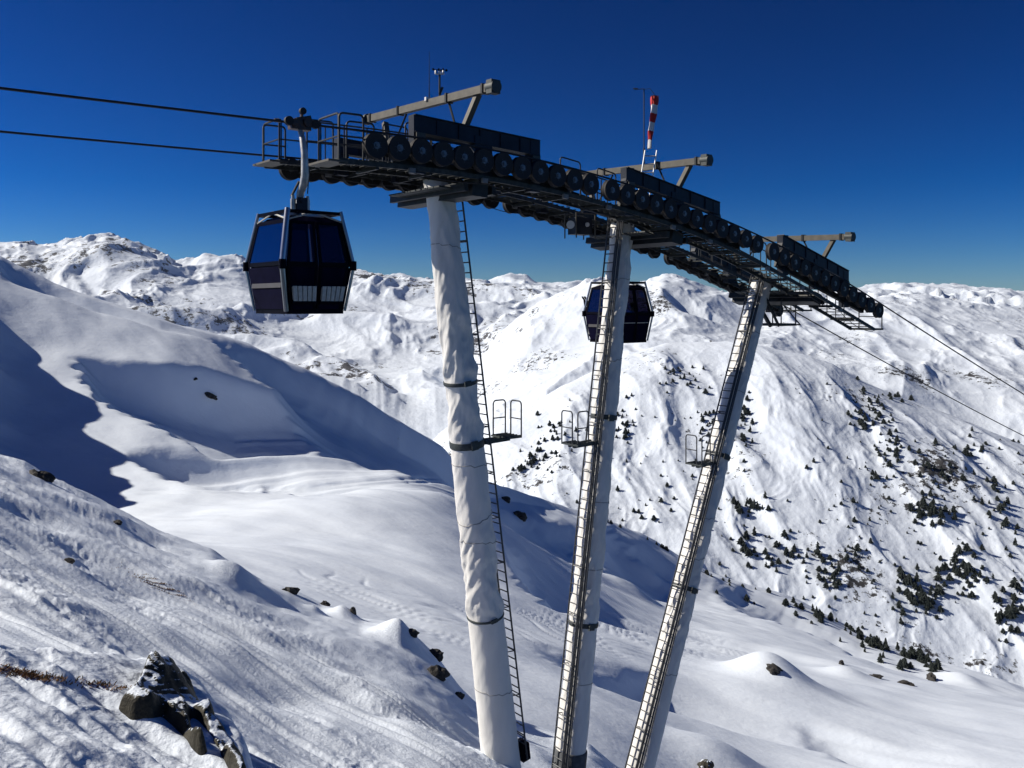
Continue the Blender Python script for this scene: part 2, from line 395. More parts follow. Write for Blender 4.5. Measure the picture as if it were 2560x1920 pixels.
D1 = 0.062*strk+0.070*strk2+0.020*strk3+rough*rough*(0.020*lump+0.026*chunk)
rk = random.Random(5)
for i in range(26):
    q0 = rk.uniform(3, 32); p0 = rk.uniform(-34, -4); ln_ = rk.uniform(7, 22); ph = rk.uniform(0, 6); am = rk.uniform(0.1, 0.6)
    qc = q0+am*np.sin(p1/rk.uniform(5, 11)+ph); win = sstep(p0, p0+1.5, p1)*(1-sstep(p0+ln_, p0+ln_+3, p1)); dp = rk.uniform(0.035, 0.075)
    for o2 in ((0,) if i % 3 else (0, 0.42)):
        e_ = q1-qc-o2
        D1 = D1+win*(-dp*np.exp(-(e_/0.11)**2)+0.7*dp*np.exp(-((e_-0.24)/0.12)**2)+0.35*dp*np.exp(-((e_+0.24)/0.13)**2))
D1 = D1*(1-0.93*np.clip(SB*1.2, 0, 1))+0.35*fbm(X1*0.16, Y1*0.16, 3, 3)+0.05*fbm(X1*0.7, Y1*0.4, 8, 3)*SB
# raised bank at the lower left, breaking off on its right side
bank = raster([(1, [(-400, 1745), (60, 1790), (230, 1800), (330, 1770), (430, 1790), (520, 1850), (590, 1945), (640, 2100), (700, 2290), (-400, 2290)])], 80)
BK = sample(bank, Ug1, V1)
D1 = D1+1.25*BK*(1+0.12*fbm(X1*0.45, Y1*0.45, 77, 3))+BK*0.025*fbm(X1*1.3, Y1*1.3, 79, 4, 0.6)
# shaded dips across the piste
dips = raster([(1.0, [(490, 1530), (620, 1570), (760, 1650), (980, 1800), (930, 1790), (760, 1700), (600, 1610)]), (1.0, [(0, 1240), (110, 1290), (230, 1400), (210, 1405), (90, 1320), (0, 1290)]),
               (0.8, [(0, 1180), (160, 1250), (330, 1310), (420, 1360), (330, 1340), (150, 1290)]), (0.7, [(540, 1440), (700, 1510), (640, 1500)])], 28)
D1 = D1+relief(X1, sample(dips, Ug1, V1), 0.30, 0.5, 2.0)
def mound(X, Y, cx, cy, rx, ry, h, pw=1.0):
    return h*np.exp(-(((X-cx)/rx)**2+((Y-cy)/ry)**2)**pw)
Z1 = Z1+D1*np.clip((ys[None, :]+6-Y1)/8, 0.25, 1)
NEAR0 = (u1, X1, Y1, Z1.copy())
MOUNDS = [(590, 1450, 1.6, 1.5, 0.75), (680, 1450, 1.5, 1.6, 0.9), (860, 1545, 0.8, 0.9, 0.55), (1000, 1590, 1.0, 1.1, 0.75), (790, 1530, 0.5, 0.6, 0.25), (960, 1770, 0.8, 0.5, 0.15),
          (330, 1320, 1.8, 1.5, 0.35), (640, 1600, 0.9, 0.6, 0.3)]
Z1 = Z1+mound(X1, Y1, -0.2, 25.4, 2.6, 2.2, 0.75)
for (mu, mv, rx, ry, h) in MOUNDS:
    c = hit(NEAR0, mu, mv)
    if c: Z1 = Z1+mound(X1, Y1, c.x, c.y, rx, ry, h)
NEAR = (u1, X1, Y1, Z1)
struct('snow_slope', X1, Y1, Z1, M['snow_near'])

# ---- hill on the left, basin and rolling ground behind the pylons
u2 = np.concatenate([np.linspace(-1500, -120, 70, endpoint=False), np.linspace(-120, 2680, 860, endpoint=False), np.linspace(2680, 3400, 30)])
CREST2 = [(-1500, 200), (-400, 500), (0, 640), (130, 697), (250, 745), (400, 785), (500, 815), (620, 855), (760, 915), (870, 972), (960, 1020), (1050, 1065), (1105, 1098), (1140, 1140),
          (1180, 1172), (1300, 1228), (1400, 1252), (1500, 1290), (1600, 1330), (1660, 1365), (1770, 1425), (1900, 1468), (2000, 1503), (2100, 1552), (2150, 1580), (2250, 1620),
          (2330, 1650), (2450, 1685), (2560, 1722), (2800, 1790), (3400, 1900)]
Yc2 = [[(-1500, 55), (1130, 52), (1700, 55), (2000, 60), (3400, 60)],
       [(-1500, 105), (800, 105), (1130, 110), (1400, 120), (1700, 128), (2000, 124), (2300, 116), (2560, 112), (3400, 110)],
       [(-1500, 180), (400, 180), (1000, 190), (1250, 210), (1400, 230), (1700, 260), (2000, 260), (2300, 240), (3400, 230)],
       [(-1500, 225), (400, 225), (1000, 245), (1130, 260), (1250, 290), (1400, 310), (1700, 335), (2000, 335), (2300, 305), (3400, 290)],
       [(-1500, 270), (400, 270), (1000, 300), (1130, 315), (1250, 350), (1400, 380), (1700, 420), (2000, 430), (2300, 400), (2560, 370), (3400, 350)],
       [(-1500, 430), (1000, 450), (1400, 560), (3400, 560)]]
Vc2 = [[(-1500, 1450), (0, 1500), (400, 1600), (800, 1750), (1130, 1950), (1400, 2050), (1700, 2200), (3400, 2280)],
       [(-1500, 1250), (0, 1330), (400, 1360), (800, 1420), (1130, 1480), (1400, 1560), (1700, 1660), (2000, 1725), (2300, 1795), (2560, 1835), (3400, 1950)],
       [(-1500, 1100), (-400, 1245), (0, 1250), (400, 1245), (800, 1215), (1000, 1200), (1130, 1222), (1250, 1300), (1400, 1400), (1700, 1540), (2000, 1605), (2300, 1705), (2560, 1765), (3400, 1900)],
       [(-1500, 620), (-400, 840), (0, 945), (400, 1000), (800, 1065), (1000, 1112), (1130, 1165), (1250, 1240), (1400, 1310), (1700, 1462), (2000, 1552), (2300, 1678), (2560, 1742), (3400, 1880)],
       CREST2,
       [(u, v+260) for u, v in CREST2]]
X2, Y2, Z2 = profile(u2, Yc2, Vc2, [130, 120, 100, 96, 14], 4)
V2 = VH-F*Z2/Y2; Ug2 = np.broadcast_to(u2[None, :], X2.shape)
C = lambda L: [(x/1.8433, 550+y/1.8433) for x, y in L]
shade2 = raster([
    (1.0, C([(340, 640), (470, 660), (720, 690), (900, 700), (1080, 770), (1105, 850), (1145, 890), (1080, 900), (1120, 990), (1070, 1045), (930, 1040), (780, 960), (650, 900), (520, 850), (420, 790)])),
    (0.75, C([(0, 165), (130, 215), (300, 290), (420, 345), (330, 330), (180, 290), (0, 245)])),
    (1.0, C([(940, 505), (1100, 560), (1250, 630), (1400, 695), (1600, 780), (1750, 850), (1900, 930), (2050, 1000), (2090, 1100), (2000, 1160), (1850, 1130), (1700, 1060), (1600, 1000), (1480, 940), (1380, 860), (1280, 790), (1200, 720), (1080, 620), (980, 550)])),
    (0.6, C([(600, 1065), (750, 1045), (880, 1080), (1000, 1130), (1080, 1180), (1105, 1235), (980, 1240), (800, 1200), (660, 1130)])),
    (0.9, C([(1190, 1100), (1330, 1170), (1485, 1250), (1380, 1258), (1250, 1180)])),
    (0.5, C([(1560, 1020), (1700, 1060), (1800, 1110), (1680, 1110), (1560, 1070)])),
    (1.0, [(1150, 1190), (1250, 1215), (1330, 1245), (1430, 1290), (1440, 1370), (1350, 1330), (1270, 1290), (1180, 1230)]),
    (1.0, [(1490, 1295), (1600, 1345), (1665, 1400), (1640, 1450), (1560, 1410), (1500, 1360)]),
    (0.9, [(1260, 1360), (1330, 1415), (1410, 1500), (1370, 1510), (1290, 1430)]),
    (0.9, [(1760, 1430), (1900, 1475), (2000, 1515), (2080, 1555), (2150, 1600), (2280, 1655), (2200, 1655), (2080, 1590), (1950, 1530), (1830, 1480)]),
    (0.35, [(1950, 1780), (2100, 1830), (2300, 1900), (2250, 1930), (2080, 1880)]),
    (0.35, [(1300, 1600), (1500, 1680), (1700, 1700), (1500, 1720)])], 34)
# feathered, wind-drawn edges of the drifts
wu = 18*fbm(Ug2/70.0, V2/12.0, 61, 3); wv = 4*fbm(Ug2/60.0, V2/24.0, 63, 3)
SM = sample(shade2, Ug2+wu, V2+wv)
H2 = relief(X2, SM, 13.0, 8.0, 34.0)
crest_fade = np.clip((cur(Yc2[4], u2)[None, :]-Y2)/12, 0.3, 1)
H2 = H2*np.where(Y2 > 70, crest_fade, 0.2)
wd = math.radians(25); pw = X2*math.cos(wd)-Y2*math.sin(wd); qw = X2*math.sin(wd)+Y2*math.cos(wd)
Z2 = Z2+H2+1.1*fbm(X2/38, Y2/38, 9, 3)*np.clip((Y2-60)/60, 0, 1)+0.30*fbm(pw/26, qw/9, 12, 3)+0.06*fbm(pw/14, qw/5, 15, 2)
# shoulder of the hill to the left of the picture; its shadow lies across the lower left of the hill
sh_t = np.clip((Y2-105)/(265-105), 0, 1)
sh_x = -100-72*sh_t+5*fbm(Y2/16, 0*Y2, 201, 3); sh_z = -15+31*sh_t+3.5*fbm(Y2/11, 0*Y2+3.3, 203, 3)
sh_w = np.where(X2 > sh_x, 15.0, 60.0)
bump_ = np.exp(-((X2-sh_x)/sh_w)**2)*sstep(85, 125, Y2)*(1-sstep(228, 262, Y2))
Z2 = np.where(sh_z > Z2, Z2+(sh_z-Z2)*bump_, Z2)
# knolls
for (mu, mv, rx, ry, h) in [(1925, 1710, 5, 5, 3.4), (1890, 1720, 12, 9, 1.5), (2110, 1690, 5, 4, 2.0), (1610, 1440, 12, 8, 4.0), (1570, 1470, 8, 6, 2.0), (2400, 1700, 8, 8, 2.5), (800, 1290, 24, 14, 3.0), (1790, 1930, 5, 5, 2.0), (1560, 1840, 10, 10, 1.6)]:
    c = hit((u2, X2, Y2, Z2), mu, mv)
    if c: Z2 = Z2+mound(X2, Y2, c.x, c.y, rx, ry, h)
# ski tracks: shallow grooves in the basin behind the slope and along the foot of the hill
trk = raster([(1, [(740, 1425), (860, 1440), (1000, 1480), (1170, 1520), (1190, 1610), (1050, 1590), (900, 1520), (780, 1470)]),
              (0.9, [(1280, 1520), (1480, 1540), (1800, 1590), (1880, 1640), (1600, 1650), (1300, 1600)])], 40)
V2b = VH-F*Z2/Y2
TM = sample(trk, Ug2, V2b)
ln = np.sin((Y2+0.30*X2+5.5*fbm(X2/17, Y2/15, 71, 2))*1.1)
Z2 = Z2-0.20*TM*np.exp(-(ln/0.32)**2)
fl = 1228-0.045*(Ug2-420)+6*np.sin(Ug2/90)
for off in (0, 9):
    Z2 = Z2-0.45*np.exp(-((V2b-fl-off)/3.0)**2)*sstep(300, 430, Ug2)*(1-sstep(1050, 1130, Ug2))
MID = (u2, X2, Y2, Z2)
struct('snow_hill', X2, Y2, Z2, M['snow_mid'])

# ---- steep spur with pines, to the right across the valley
u3 = np.concatenate([np.linspace(700, 1040, 40, endpoint=False), np.linspace(1040, 2660, 640, endpoint=False), np.linspace(2660, 3400, 50)])
CREST3 = [(700, 1420), (1000, 1260), (1100, 1175), (1180, 1110), (1250, 1060), (1330, 1010), (1400, 965), (1480, 925), (1560, 890), (1660, 855), (1750, 850), (1900, 862), (2000, 880), (2080, 905), (2150, 945),
          (2300, 1010), (2450, 1070), (2560, 1115), (2760, 1190), (3400, 1400)]
Yc3 = [[(700, 640), (3400, 640)], [(700, 760), (1100, 800), (3400, 760)], [(700, 950), (1100, 1000), (1700, 1000), (2560, 930), (3400, 900)], [(700, 1050), (1100, 1150), (1700, 1350), (2560, 1200), (3400, 1150)], [(700, 1500), (3400, 1700)]]
Vc3 = [[(700, 1900), (3400, 2000)], [(700, 1600), (1100, 1400), (1400, 1480), (1700, 1600), (2560, 1690), (3400, 1700)],
       [(700, 1500), (1100, 1270), (1400, 1200), (1700, 1220), (2100, 1250), (2560, 1370), (3400, 1550)], CREST3, [(u, v+160) for u, v in CREST3]]
X3, Y3, Z3 = profile(u3, Yc3, Vc3, [16, 130, 150, 24], 3)
fade3 = np.clip((cur(Yc3[3], u3)[None, :]-Y3)/120, 0.25, 1)
gul = ridged(X3/150+0.25*Y3/150, Y3/520, 101, 4, 0.5)
Z3 = Z3+fade3*(12*gul+3.0*ridged(X3/85+0.4*fbm(X3/90, Y3/90, 106, 2), Y3/170, 105, 5, 0.55)+0.9*fbm(X3/40, Y3/60, 109, 4, 0.6))
FACE = (u3, X3, Y3, Z3)
struct('mountain_face', X3, Y3, Z3, M['snow_face'])

# ---- upper mountain behind the spur
u4 = np.concatenate([np.linspace(700, 1100, 60, endpoint=False), np.linspace(1100, 2660, 560, endpoint=False), np.linspace(2660, 3400, 40)])
CREST4 = [(700, 1250), (1000, 1050), (1120, 960), (1220, 860), (1300, 790), (1360, 750), (1420, 722), (1470, 698), (1510, 694), (1560, 716), (1610, 704), (1655, 686), (1690, 688), (1720, 700), (1760, 716), (1850, 742), (1950, 762), (2050, 762), (2120, 750),
          (2175, 744), (2240, 737), (2310, 735), (2350, 746), (2450, 756), (2560, 768), (2760, 780), (3400, 850)]
Yc4 = [1250, [(700, 1500), (3400, 1500)], [(700, 1900), (3400, 2000)], [(700, 2300), (1400, 2350), (1660, 2300), (2560, 2600), (3400, 2600)], 3100]
Vc4 = [[(700, 1500), (1100, 1300), (2560, 1300), (3400, 1500)], [(700, 1400), (1100, 1140), (1500, 1000), (1900, 980), (2560, 1110), (3400, 1250)],
       [(700, 1300), (1100, 1040), (1300, 900), (1660, 790), (1900, 850), (2300, 870), (2560, 900), (3400, 1000)], CREST4, [(u, v+100) for u, v in CREST4]]
X4, Y4, Z4 = profile(u4, Yc4, Vc4, [10, 92, 100, 12], 3)
fade4 = np.clip((cur(Yc4[3], u4)[None, :]-Y4)/200, 0.12, 1)
sh4 = raster([(1.0, [(1655, 712), (1700, 745), (1760, 780), (1740, 790), (1690, 775), (1655, 745)]), (0.5, [(2140, 800), (2200, 860), (2240, 900), (2190, 890)]), (0.7, [(2080, 900), (2250, 960), (2450, 1050), (2560, 1100), (2400, 1060), (2200, 980)])], 22)
V4 = VH-F*Z4/Y4
Z4 = Z4+relief(X4, sample(sh4, np.broadcast_to(u4[None, :], X4.shape), V4), 45, 50, 120)
Z4 = Z4+fade4*(24*ridged(X4/330, Y4/520, 131, 6, 0.42)+4*ridged(X4/150+0.5*fbm(X4/160, Y4/160, 136, 2), Y4/190, 135, 5, 0.58))
Z4 = Z4+8*ridged(X4/85+0.4*fbm(X4/90, Y4/90, 138, 2), Y4/110, 137, 4, 0.5)*np.exp(-((Y4-cur_s(Yc4[3], u4, 420)[None, :])/150)**2)
struct('mountain_upper', X4, Y4, Z4, M['snow_face'])

# ---- long range on the left
u5 = np.concatenate([np.linspace(-1500, -120, 60, endpoint=False), np.linspace(-120, 1560, 620, endpoint=False), np.linspace(1560, 3000, 60)])
CREST5 = [(-1500, 650), (-400, 640), (0, 614), (100, 612), (180, 606), (215, 598), (240, 592), (262, 586), (285, 594), (310, 604), (350, 618), (390, 636), (430, 648), (480, 656), (515, 641), (550, 644), (600, 650), (640, 668), (700, 680),
          (760, 682), (830, 678), (880, 684), (920, 690), (1000, 700), (1060, 704), (1150, 700), (1200, 706), (1290, 716), (1380, 722), (1450, 722), (1700, 740), (2000, 780), (3000, 800)]
Yc5 = [1350, [(-1500, 2000), (3000, 2000)], [(-1500, 2900), (3000, 2900)], [(-1500, 3600), (300, 3700), (700, 4000), (1300, 4500), (3000, 4500)], 6000]
Vc5 = [[(-1500, 1100), (600, 1150), (1000, 1230), (1200, 1300), (3000, 1300)], [(-1500, 900), (300, 900), (700, 930), (1000, 990), (1200, 1010), (1400, 950), (3000, 950)],
       [(-1500, 760), (0, 740), (300, 735), (700, 790), (1000, 820), (1300, 810), (3000, 830)], CREST5, [(u, v+60) for u, v in CREST5]]
X5, Y5, Z5 = profile(u5, Yc5, Vc5, [10, 86, 96, 10], 3)
cy5 = cur(Yc5[3], u5)[None, :]
fade5 = np.clip((cy5-Y5)/420, 0.10, 1)
sh5 = raster([(0.9, [(180, 640), (230, 690), (310, 745), (260, 740), (190, 690)]), (0.8, [(85, 625), (130, 650), (120, 665), (85, 650)]), (0.8, [(1190, 830), (1240, 770), (1260, 760), (1230, 800), (1200, 840)]),
              (0.7, [(680, 800), (760, 840), (830, 900), (770, 890), (700, 840)]), (0.6, [(820, 890), (900, 930), (950, 980), (890, 960)]), (0.5, [(650, 720), (720, 740), (760, 790), (700, 770)])], 20)
V5 = VH-F*Z5/Y5
Z5 = Z5+relief(X5, sample(sh5, np.broadcast_to(u5[None, :], X5.shape), V5), 70, 90, 220)
Z5 = Z5+fade5*(58*ridged(X5/620+0.3*fbm(X5/500, Y5/500, 157, 2), Y5/760, 151, 6, 0.44)+7*ridged(X5/230+0.5*fbm(X5/240, Y5/240, 156, 2), Y5/300, 155, 5, 0.52))+26*(ridged(X5/190+0.4*fbm(X5/160, Y5/160, 160, 2), Y5/220, 159, 5, 0.45)+0.2)*np.exp(-((Y5-cy5)/300)**2)
struct('mountain_range', X5, Y5, Z5, M['snow_range'])

# ---- far peaks on the skyline
u6 = np.linspace(-600, 3200, 640)
CREST6 = [(-600, 700), (500, 690), (820, 694), (850, 690), (885, 697), (930, 688), (965, 694), (1000, 686), (1015, 690), (1040, 700), (1090, 702), (1150, 700), (1200, 708), (1235, 702), (1258, 686), (1272, 683), (1290, 690), (1315, 692), (1335, 702), (1380, 708), (1430, 704), (1480, 706),
          (1560, 715), (1700, 725), (1850, 738), (2000, 735), (2150, 722), (2220, 716), (2300, 714), (2380, 712), (2430, 722), (2500, 728), (2560, 730), (3200, 740)]
X6, Y6, Z6 = profile(u6, [7500, 9000, 10500, 13000], [[(-600, 800), (3200, 800)], [(-600, 745), (3200, 765)], CREST6, [(u, v+30) for u, v in CREST6]], [12, 34, 12], 2)
Z6 = Z6+np.clip((10500-Y6)/1500, 0.08, 1)*(150*ridged(X6/900, Y6/1100, 171, 5, 0.55)+60*fbm(X6/350, Y6/350, 175, 4))
Z6 = Z6+70*(ridged(X6/560, Y6/600, 179, 5, 0.42)+0.15)*np.exp(-((Y6-10500)/700)**2)
struct('distant_peaks', X6, Y6, Z6, M['snow_far'])

# ================================================================== LIFT LINE FRAME
SC = 1.2
AX = Vector((0.777, 0.629, 0)).normalized(); NX = Vector((-AX.y, AX.x, 0)); UP = Vector((0, 0, 1))
P0 = Vector((-3.82, 16.05, 0))*SC
G = 3.8*SC                       # distance between the two ropes
ANG = math.atan2(AX.y, AX.x)
def S_of(u, o=0.0):
    k = (u-U0)/F; b = P0+NX*o
    return (k*b.y-b.x)/(AX.x-k*AX.y)
def W(s, o, z): 
    p = P0+AX*s+NX*o; return Vector((p.x, p.y, z))
def Z_of(u, v, o=0.0):
    return (VH-v)/F*W(S_of(u, o), o, 0).y
SHV = [(938, 366), (996, 369), (1054, 378), (1106, 386), (1157, 393), (1207, 404), (1256, 409), (1303, 420), (1345, 427), (1386, 438), (1430, 450), (1474, 464), (1527, 478), (1565, 488), (1604, 502), (1638, 511), (1672, 521),
       (1707, 534), (1742, 547), (1775, 559), (1803, 569), (1834, 584), (1866, 597), (1891, 609), (1931, 631), (1961, 647), (1991, 660), (2016, 673), (2039, 682), (2061, 694), (2088, 712), (2108, 726), (2179, 764), (2195, 776)]
ss = np.array([S_of(u) for u, v in SHV]); zz = np.array([Z_of(u, v) for u, v in SHV])
PF = np.polyfit(ss, zz, 3); PD = np.polyder(PF)
SR = 0.298                        # sheave radius
SA, SB_ = 1.75, 24.45             # first and last sheave
def zc(s):                        # height of the sheave axes along the line
    s_ = min(max(s, SA), SB_)
    return float(np.polyval(PF, s_)+np.polyval(PD, s_)*(s-s_))
def slope(s):
    s_ = min(max(s, SA), SB_); return float(np.polyval(PD, s_))
def zr(s):
    a = math.atan(slope(s)); z = zc(s)+(SR+0.02)/math.cos(a)
    if s < SA: z += 0.0009*(SA-s)**2*0.6
    if s > SB_: z += 0.0006*(s-SB_)**2
    return z
def tang(s):
    return (AX+UP*slope(s)).normalized()

# haul ropes
for o, lab in ((0.0, 'nearer dark steel haul rope carrying the closer cabin'), (G, 'farther dark steel haul rope running behind the pylons')):
    mb = MB(); pts = [W(s, o, zr(s)) for s in list(np.arange(-70, 0, 3.0))+list(np.arange(0, 27, 0.5))+list(np.arange(27, 230, 4.0))]
    mb.tube(pts, 0.028, 8)
    tag(link('haul_rope', mb.mesh('haul_rope', M['rope'], (0, 0, 0), True)), lab, 'cable', 'haul ropes of the gondola lift')

# ------------------------------------------------------------------ pylons
OC = G/2
def ctr(u, v): 
    s = S_of(u, OC); return W(s, OC, (VH-v)/F*W(s, OC, 0).y)
ORD = ('leftmost', 'middle', 'rightmost')
PYL = [dict(top=ctr(1096, 440), bot=ctr(1252, 1895), r=(0.41, 0.57), straps=[(955, 0.10), (1107, 0.19), (1537, 0.06)], lad=1, basket=1107, ext=1.5, folds=[(440, 0.5), (650, 0.5), (820, 1.0), (950, 1.0), (960, 0.7), (1100, 0.9), (1120, 0.3), (1250, 0.35), (1400, 0.9), (1530, 1.0), (1545, 0.12), (1900, 0.08)]),
       dict(top=ctr(1558, 555), bot=ctr(1424, 1905), r=(0.36, 0.50), straps=[(1042, 0.15), (1557, 0.14)], lad=-1, basket=1100, ext=2.5, folds=[(560, 0.9), (800, 0.5), (1040, 0.4), (1060, 0.4), (1300, 0.5), (1540, 0.8), (1570, 0.3), (1700, 0.4), (1900, 0.1)]),
       dict(top=ctr(1905, 705), bot=ctr(1600, 1920), r=(0.36, 0.49), straps=[(1140, 0.15), (1470, 0.15)], lad=-1, basket=1150, ext=3.0, folds=[(700, 0.6), (1000, 0.4), (1130, 0.5), (1160, 0.9), (1300, 0.7), (1460, 0.7), (1600, 0.5), (1700, 0.15), (1920, 0.08)])]
rung_me = None
def ladder(parent, foot, head, wdir, width, spacing, mrail, name='ladder'):
    """two rails as one part, each rung a sub-part"""
    mb = MB(); d = (head-foot); L_ = d.length; d.normalize(); wv = wdir.normalized()*width/2
    for sgn in (-1, 1): mb.tube([foot+wv*sgn, head+wv*sgn], 0.028, 6)
    lad = part(name, mb, mrail, parent, True)
    rb = MB(); rb.cyl(-wv, wv, 0.019, 6); me = rb.mesh('rung', mrail, (0, 0, 0), True)
    rl = root_of(parent).location; n = int(L_/spacing)
    for i in range(n):
        link('rung', me, lad, foot+d*(spacing*(i+0.5))-rl)
    return lad

for pi_, P in enumerate(PYL):
    top, bot = P['top'], P['bot']; d = (top-bot); Lp = d.length; d.normalize()
    base = bot-d*P['ext']
    g_ = None
    lab = ('leftmost white wrapped lift pylon leaning left, nearest the camera', 'middle white lift pylon with ladder on its left and dark base', 'rightmost white lift pylon leaning far to the right')[pi_]
    T = thing('lift_pylon', lab, 'pylon', base, 'pylons of the gondola lift')
    P['T'] = T; P['d'] = d
    n1 = AX-d*AX.dot(d); n1.normalize(); n2 = d.cross(n1)
    # shaft under its tarpaulin
    nth, nz = 72, 300
    th = np.linspace(0, 2*PI, nth, endpoint=False)[None, :]; hz = np.linspace(0, 1, nz)[:, None]
    Lt = Lp+P['ext']; hm = hz*Lt
    topv = [P['folds'][0][0]][0]
    v_at = 0
    vv = np.array([VH-F*(base+d*float(h)).z/(base+d*float(h)).y for h in hm[:, 0]])[:, None]
    amp = np.interp(vv, [a for a, b in P['folds']], [b for a, b in P['folds']])
    rad = P['r'][1]+(P['r'][0]-P['r'][1])*hz
    ct, st = np.cos(th), np.sin(th); sd_ = 300+pi_*40
    # folds run down and round the shaft; sharp creases from ridged noise
    def cn(a, b, fx, fz, seed, tw):
        x = ct*fx+hm*tw; y = st*fx+hm*fz; return x, y
    x_, y_ = cn(0, 0, 0.9, 0.75, 0, 0.42)
    f1 = ridged(x_, y_, sd_, 3, 0.5)
    x2_, y2_ = cn(0, 0, 1.7, 1.9, 0, -0.9)
    f2 = ridged(x2_, y2_, sd_+9, 3, 0.5)
    bulge = fbm(hm*0.45+0*th, 0.3*ct, sd_+17, 2)
    rr = rad+amp*(0.075*f1+0.034*f2+0.035*bulge)+0.006*fbm(ct*2+0*hm, hm*0.8, sd_+23, 3)
    for (sv, sw) in P['straps']:
        hs = float(np.interp(-sv, -vv[::1, 0], hm[:, 0])) if vv[0, 0] > vv[-1, 0] else float(np.interp(sv, vv[:, 0], hm[:, 0]))
        P.setdefault('hs', []).append((hs, sw))
        pin = np.exp(-((hm-hs)/(sw*0.8+0.05))**2)
        rr = rr*(1-pin)+pin*(rad-0.004)
        rr = rr+amp*0.035*np.exp(-((hm-hs-0.35)/0.22)**2)*(1+fbm(ct*2.2, st*2.2+0*hm, sd_+31, 2))
    co = np.array(base)[None, None, :]*0+np.array(d)[None, None, :]*hm[:, :, None]+(np.array(n1)[None, None, :]*ct[:, :, None]+np.array(n2)[None, None, :]*st[:, :, None])*rr[:, :, None]
    me = bpy.data.meshes.new('shaft')
    fs = [(i*nth+j, i*nth+(j+1) % nth, (i+1)*nth+(j+1) % nth, (i+1)*nth+j) for i in range(nz-1) for j in range(nth)]
    me.from_pydata(co.reshape(-1, 3).tolist(), [], fs+[tuple(range((nz-1)*nth, nz*nth))])
    me.polygons.foreach_set('use_smooth', [True]*len(me.polygons)); me.materials.append(M['wrap']); me.update()
    link('shaft', me, T)
    rad_at = lambda h: P['r'][1]+(P['r'][0]-P['r'][1])*h/Lt
    for (hs, sw) in P['hs']:
        mb = MB(); r_ = rad_at(hs); c = base+d*hs
        tl = -0.10 if pi_ == 0 else 0.06
        ax_ = (d+n2*tl*0.5).normalized()
        mb.lathe(c, ax_, [(-sw/2, r_-0.05), (-sw/2, r_+0.018), (-sw*0.2, r_+0.026), (sw*0.2, r_+0.026), (sw/2, r_+0.018), (sw/2, r_-0.05)], 40)
        mb.box(c-n2*(r_+0.03)+n1*(-0.1), n1, n2, d, 0.22, 0.05, sw*1.15+0.03)
        part('strap', mb, M['strap'], T, True)
    for cv_ in ((620, 1160, 1290, 1350, 1720), (700, 900, 1250, 1420, 1700), (830, 980, 1290, 1390, 1680))[pi_]:
        hc = float(np.interp(-cv_, -vv[:, 0], hm[:, 0])); r_ = float(np.interp(hc, hm[:, 0], rr.max(axis=1)))+0.001; mb = MB()
        i_ = int(np.argmin(np.abs(hm[:, 0]-hc))); tl_ = 0.12*math.sin(cv_)
        pts_ = []
        for j_ in range(0, nth, 2):
            dz_ = tl_*math.cos(2*PI*j_/nth); k_ = int(np.clip(i_+round(dz_/(Lt/(nz-1))), 0, nz-1)); pts_.append(Vector(co[k_, j_])+base+(n1*math.cos(2*PI*j_/nth)+n2*math.sin(2*PI*j_/nth))*0.004)
        mb.tube(pts_, 0.010, 5, True); part('cord', mb, M['cord'], T, True)
    if pi_ == 1:
        mb = MB(); hb = float(np.interp(-1872, -vv[:, 0], hm[:, 0])); r_ = rad_at(0)
        mb.lathe(base, d, [(0, r_+0.02), (hb-0.03, r_+0.02), (hb, r_+0.005)], 40)
        part('base_collar', mb, M['concrete'], T, True, 'bare dark steel foot below the white wrapping')
    # ladder on the valley side (first) or uphill side (others), cable conduit beside it
    sg = P['lad']; off = n1*sg
    lf = base+d*(P['ext']-0.2 if pi_ == 0 else 0.3); hf = (lf-base).length
    lh = top+d*0.15
    if pi_ == 0:
        f_ = lf+off*(rad_at(hf)+0.12)-n2*0.16; h_ = lh+off*(P['r'][0]+0.12)-n2*0.04
    else:
        f_ = lf+off*(rad_at(hf)+0.15)+NX*-0.12; h_ = lh+off*(P['r'][0]+0.20)+NX*-0.10
    ladder(T, f_, h_, NX, 0.42, 0.29, M['ladder'])
    nb = 13
    for i in range(nb):
        t = (i+0.5)/nb; a = f_.lerp(h_, t); c = base+d*((a-base).dot(d)); mb = MB()
        for sgn in (-0.5, 0.5): mb.cyl(a+NX*0.42*sgn, c+(a+NX*0.42*sgn-c).normalized()*rad_at((a-base).dot(d))*0.95, 0.016, 5)
        mb.cyl(a-NX*0.21, a+NX*0.21, 0.018, 5)
        part('ladder_bracket', mb, M['ladder'], T, True)
    if pi_ > 0:
        for w_ in (0.10, 0.20):
            mb = MB(); mb.tube([lf+off*(rad_at(hf)+0.05)-NX*(0.20+w_), lh+off*(P['r'][0]+0.05)-NX*(0.14+w_)], 0.03, 6)
            part('cable_conduit', mb, M['ladder'], T, True)
        mb = MB(); mb.tube([f_-NX*0.36-off*0.1, h_-NX*0.34-off*0.1], 0.022, 6)
        part('safety_rail', mb, M['ladder'], T, True)
    else:
        mb = MB(); mb.box(lf+off*(rad_at(hf)+0.16)-n2*0.1+d*0.15, n1, n2, d, 0.28, 0.40, 0.5)
        part('cable_box', mb, M['black'], T)
    # service platform on a bracket
    hb = float(np.interp(-P['basket'], -vv[:, 0], hm[:, 0])); c = base+d*hb
    oo = off if True else 0
    flat = Vector((AX.x*sg, AX.y*sg, 0)).normalized()
    reach = 0.75 if pi_ == 0 else 0.95
    pc = c+flat*(rad_at(hb)+reach)+UP*(0.10 if pi_ == 0 else 0.05)-NX*0.25
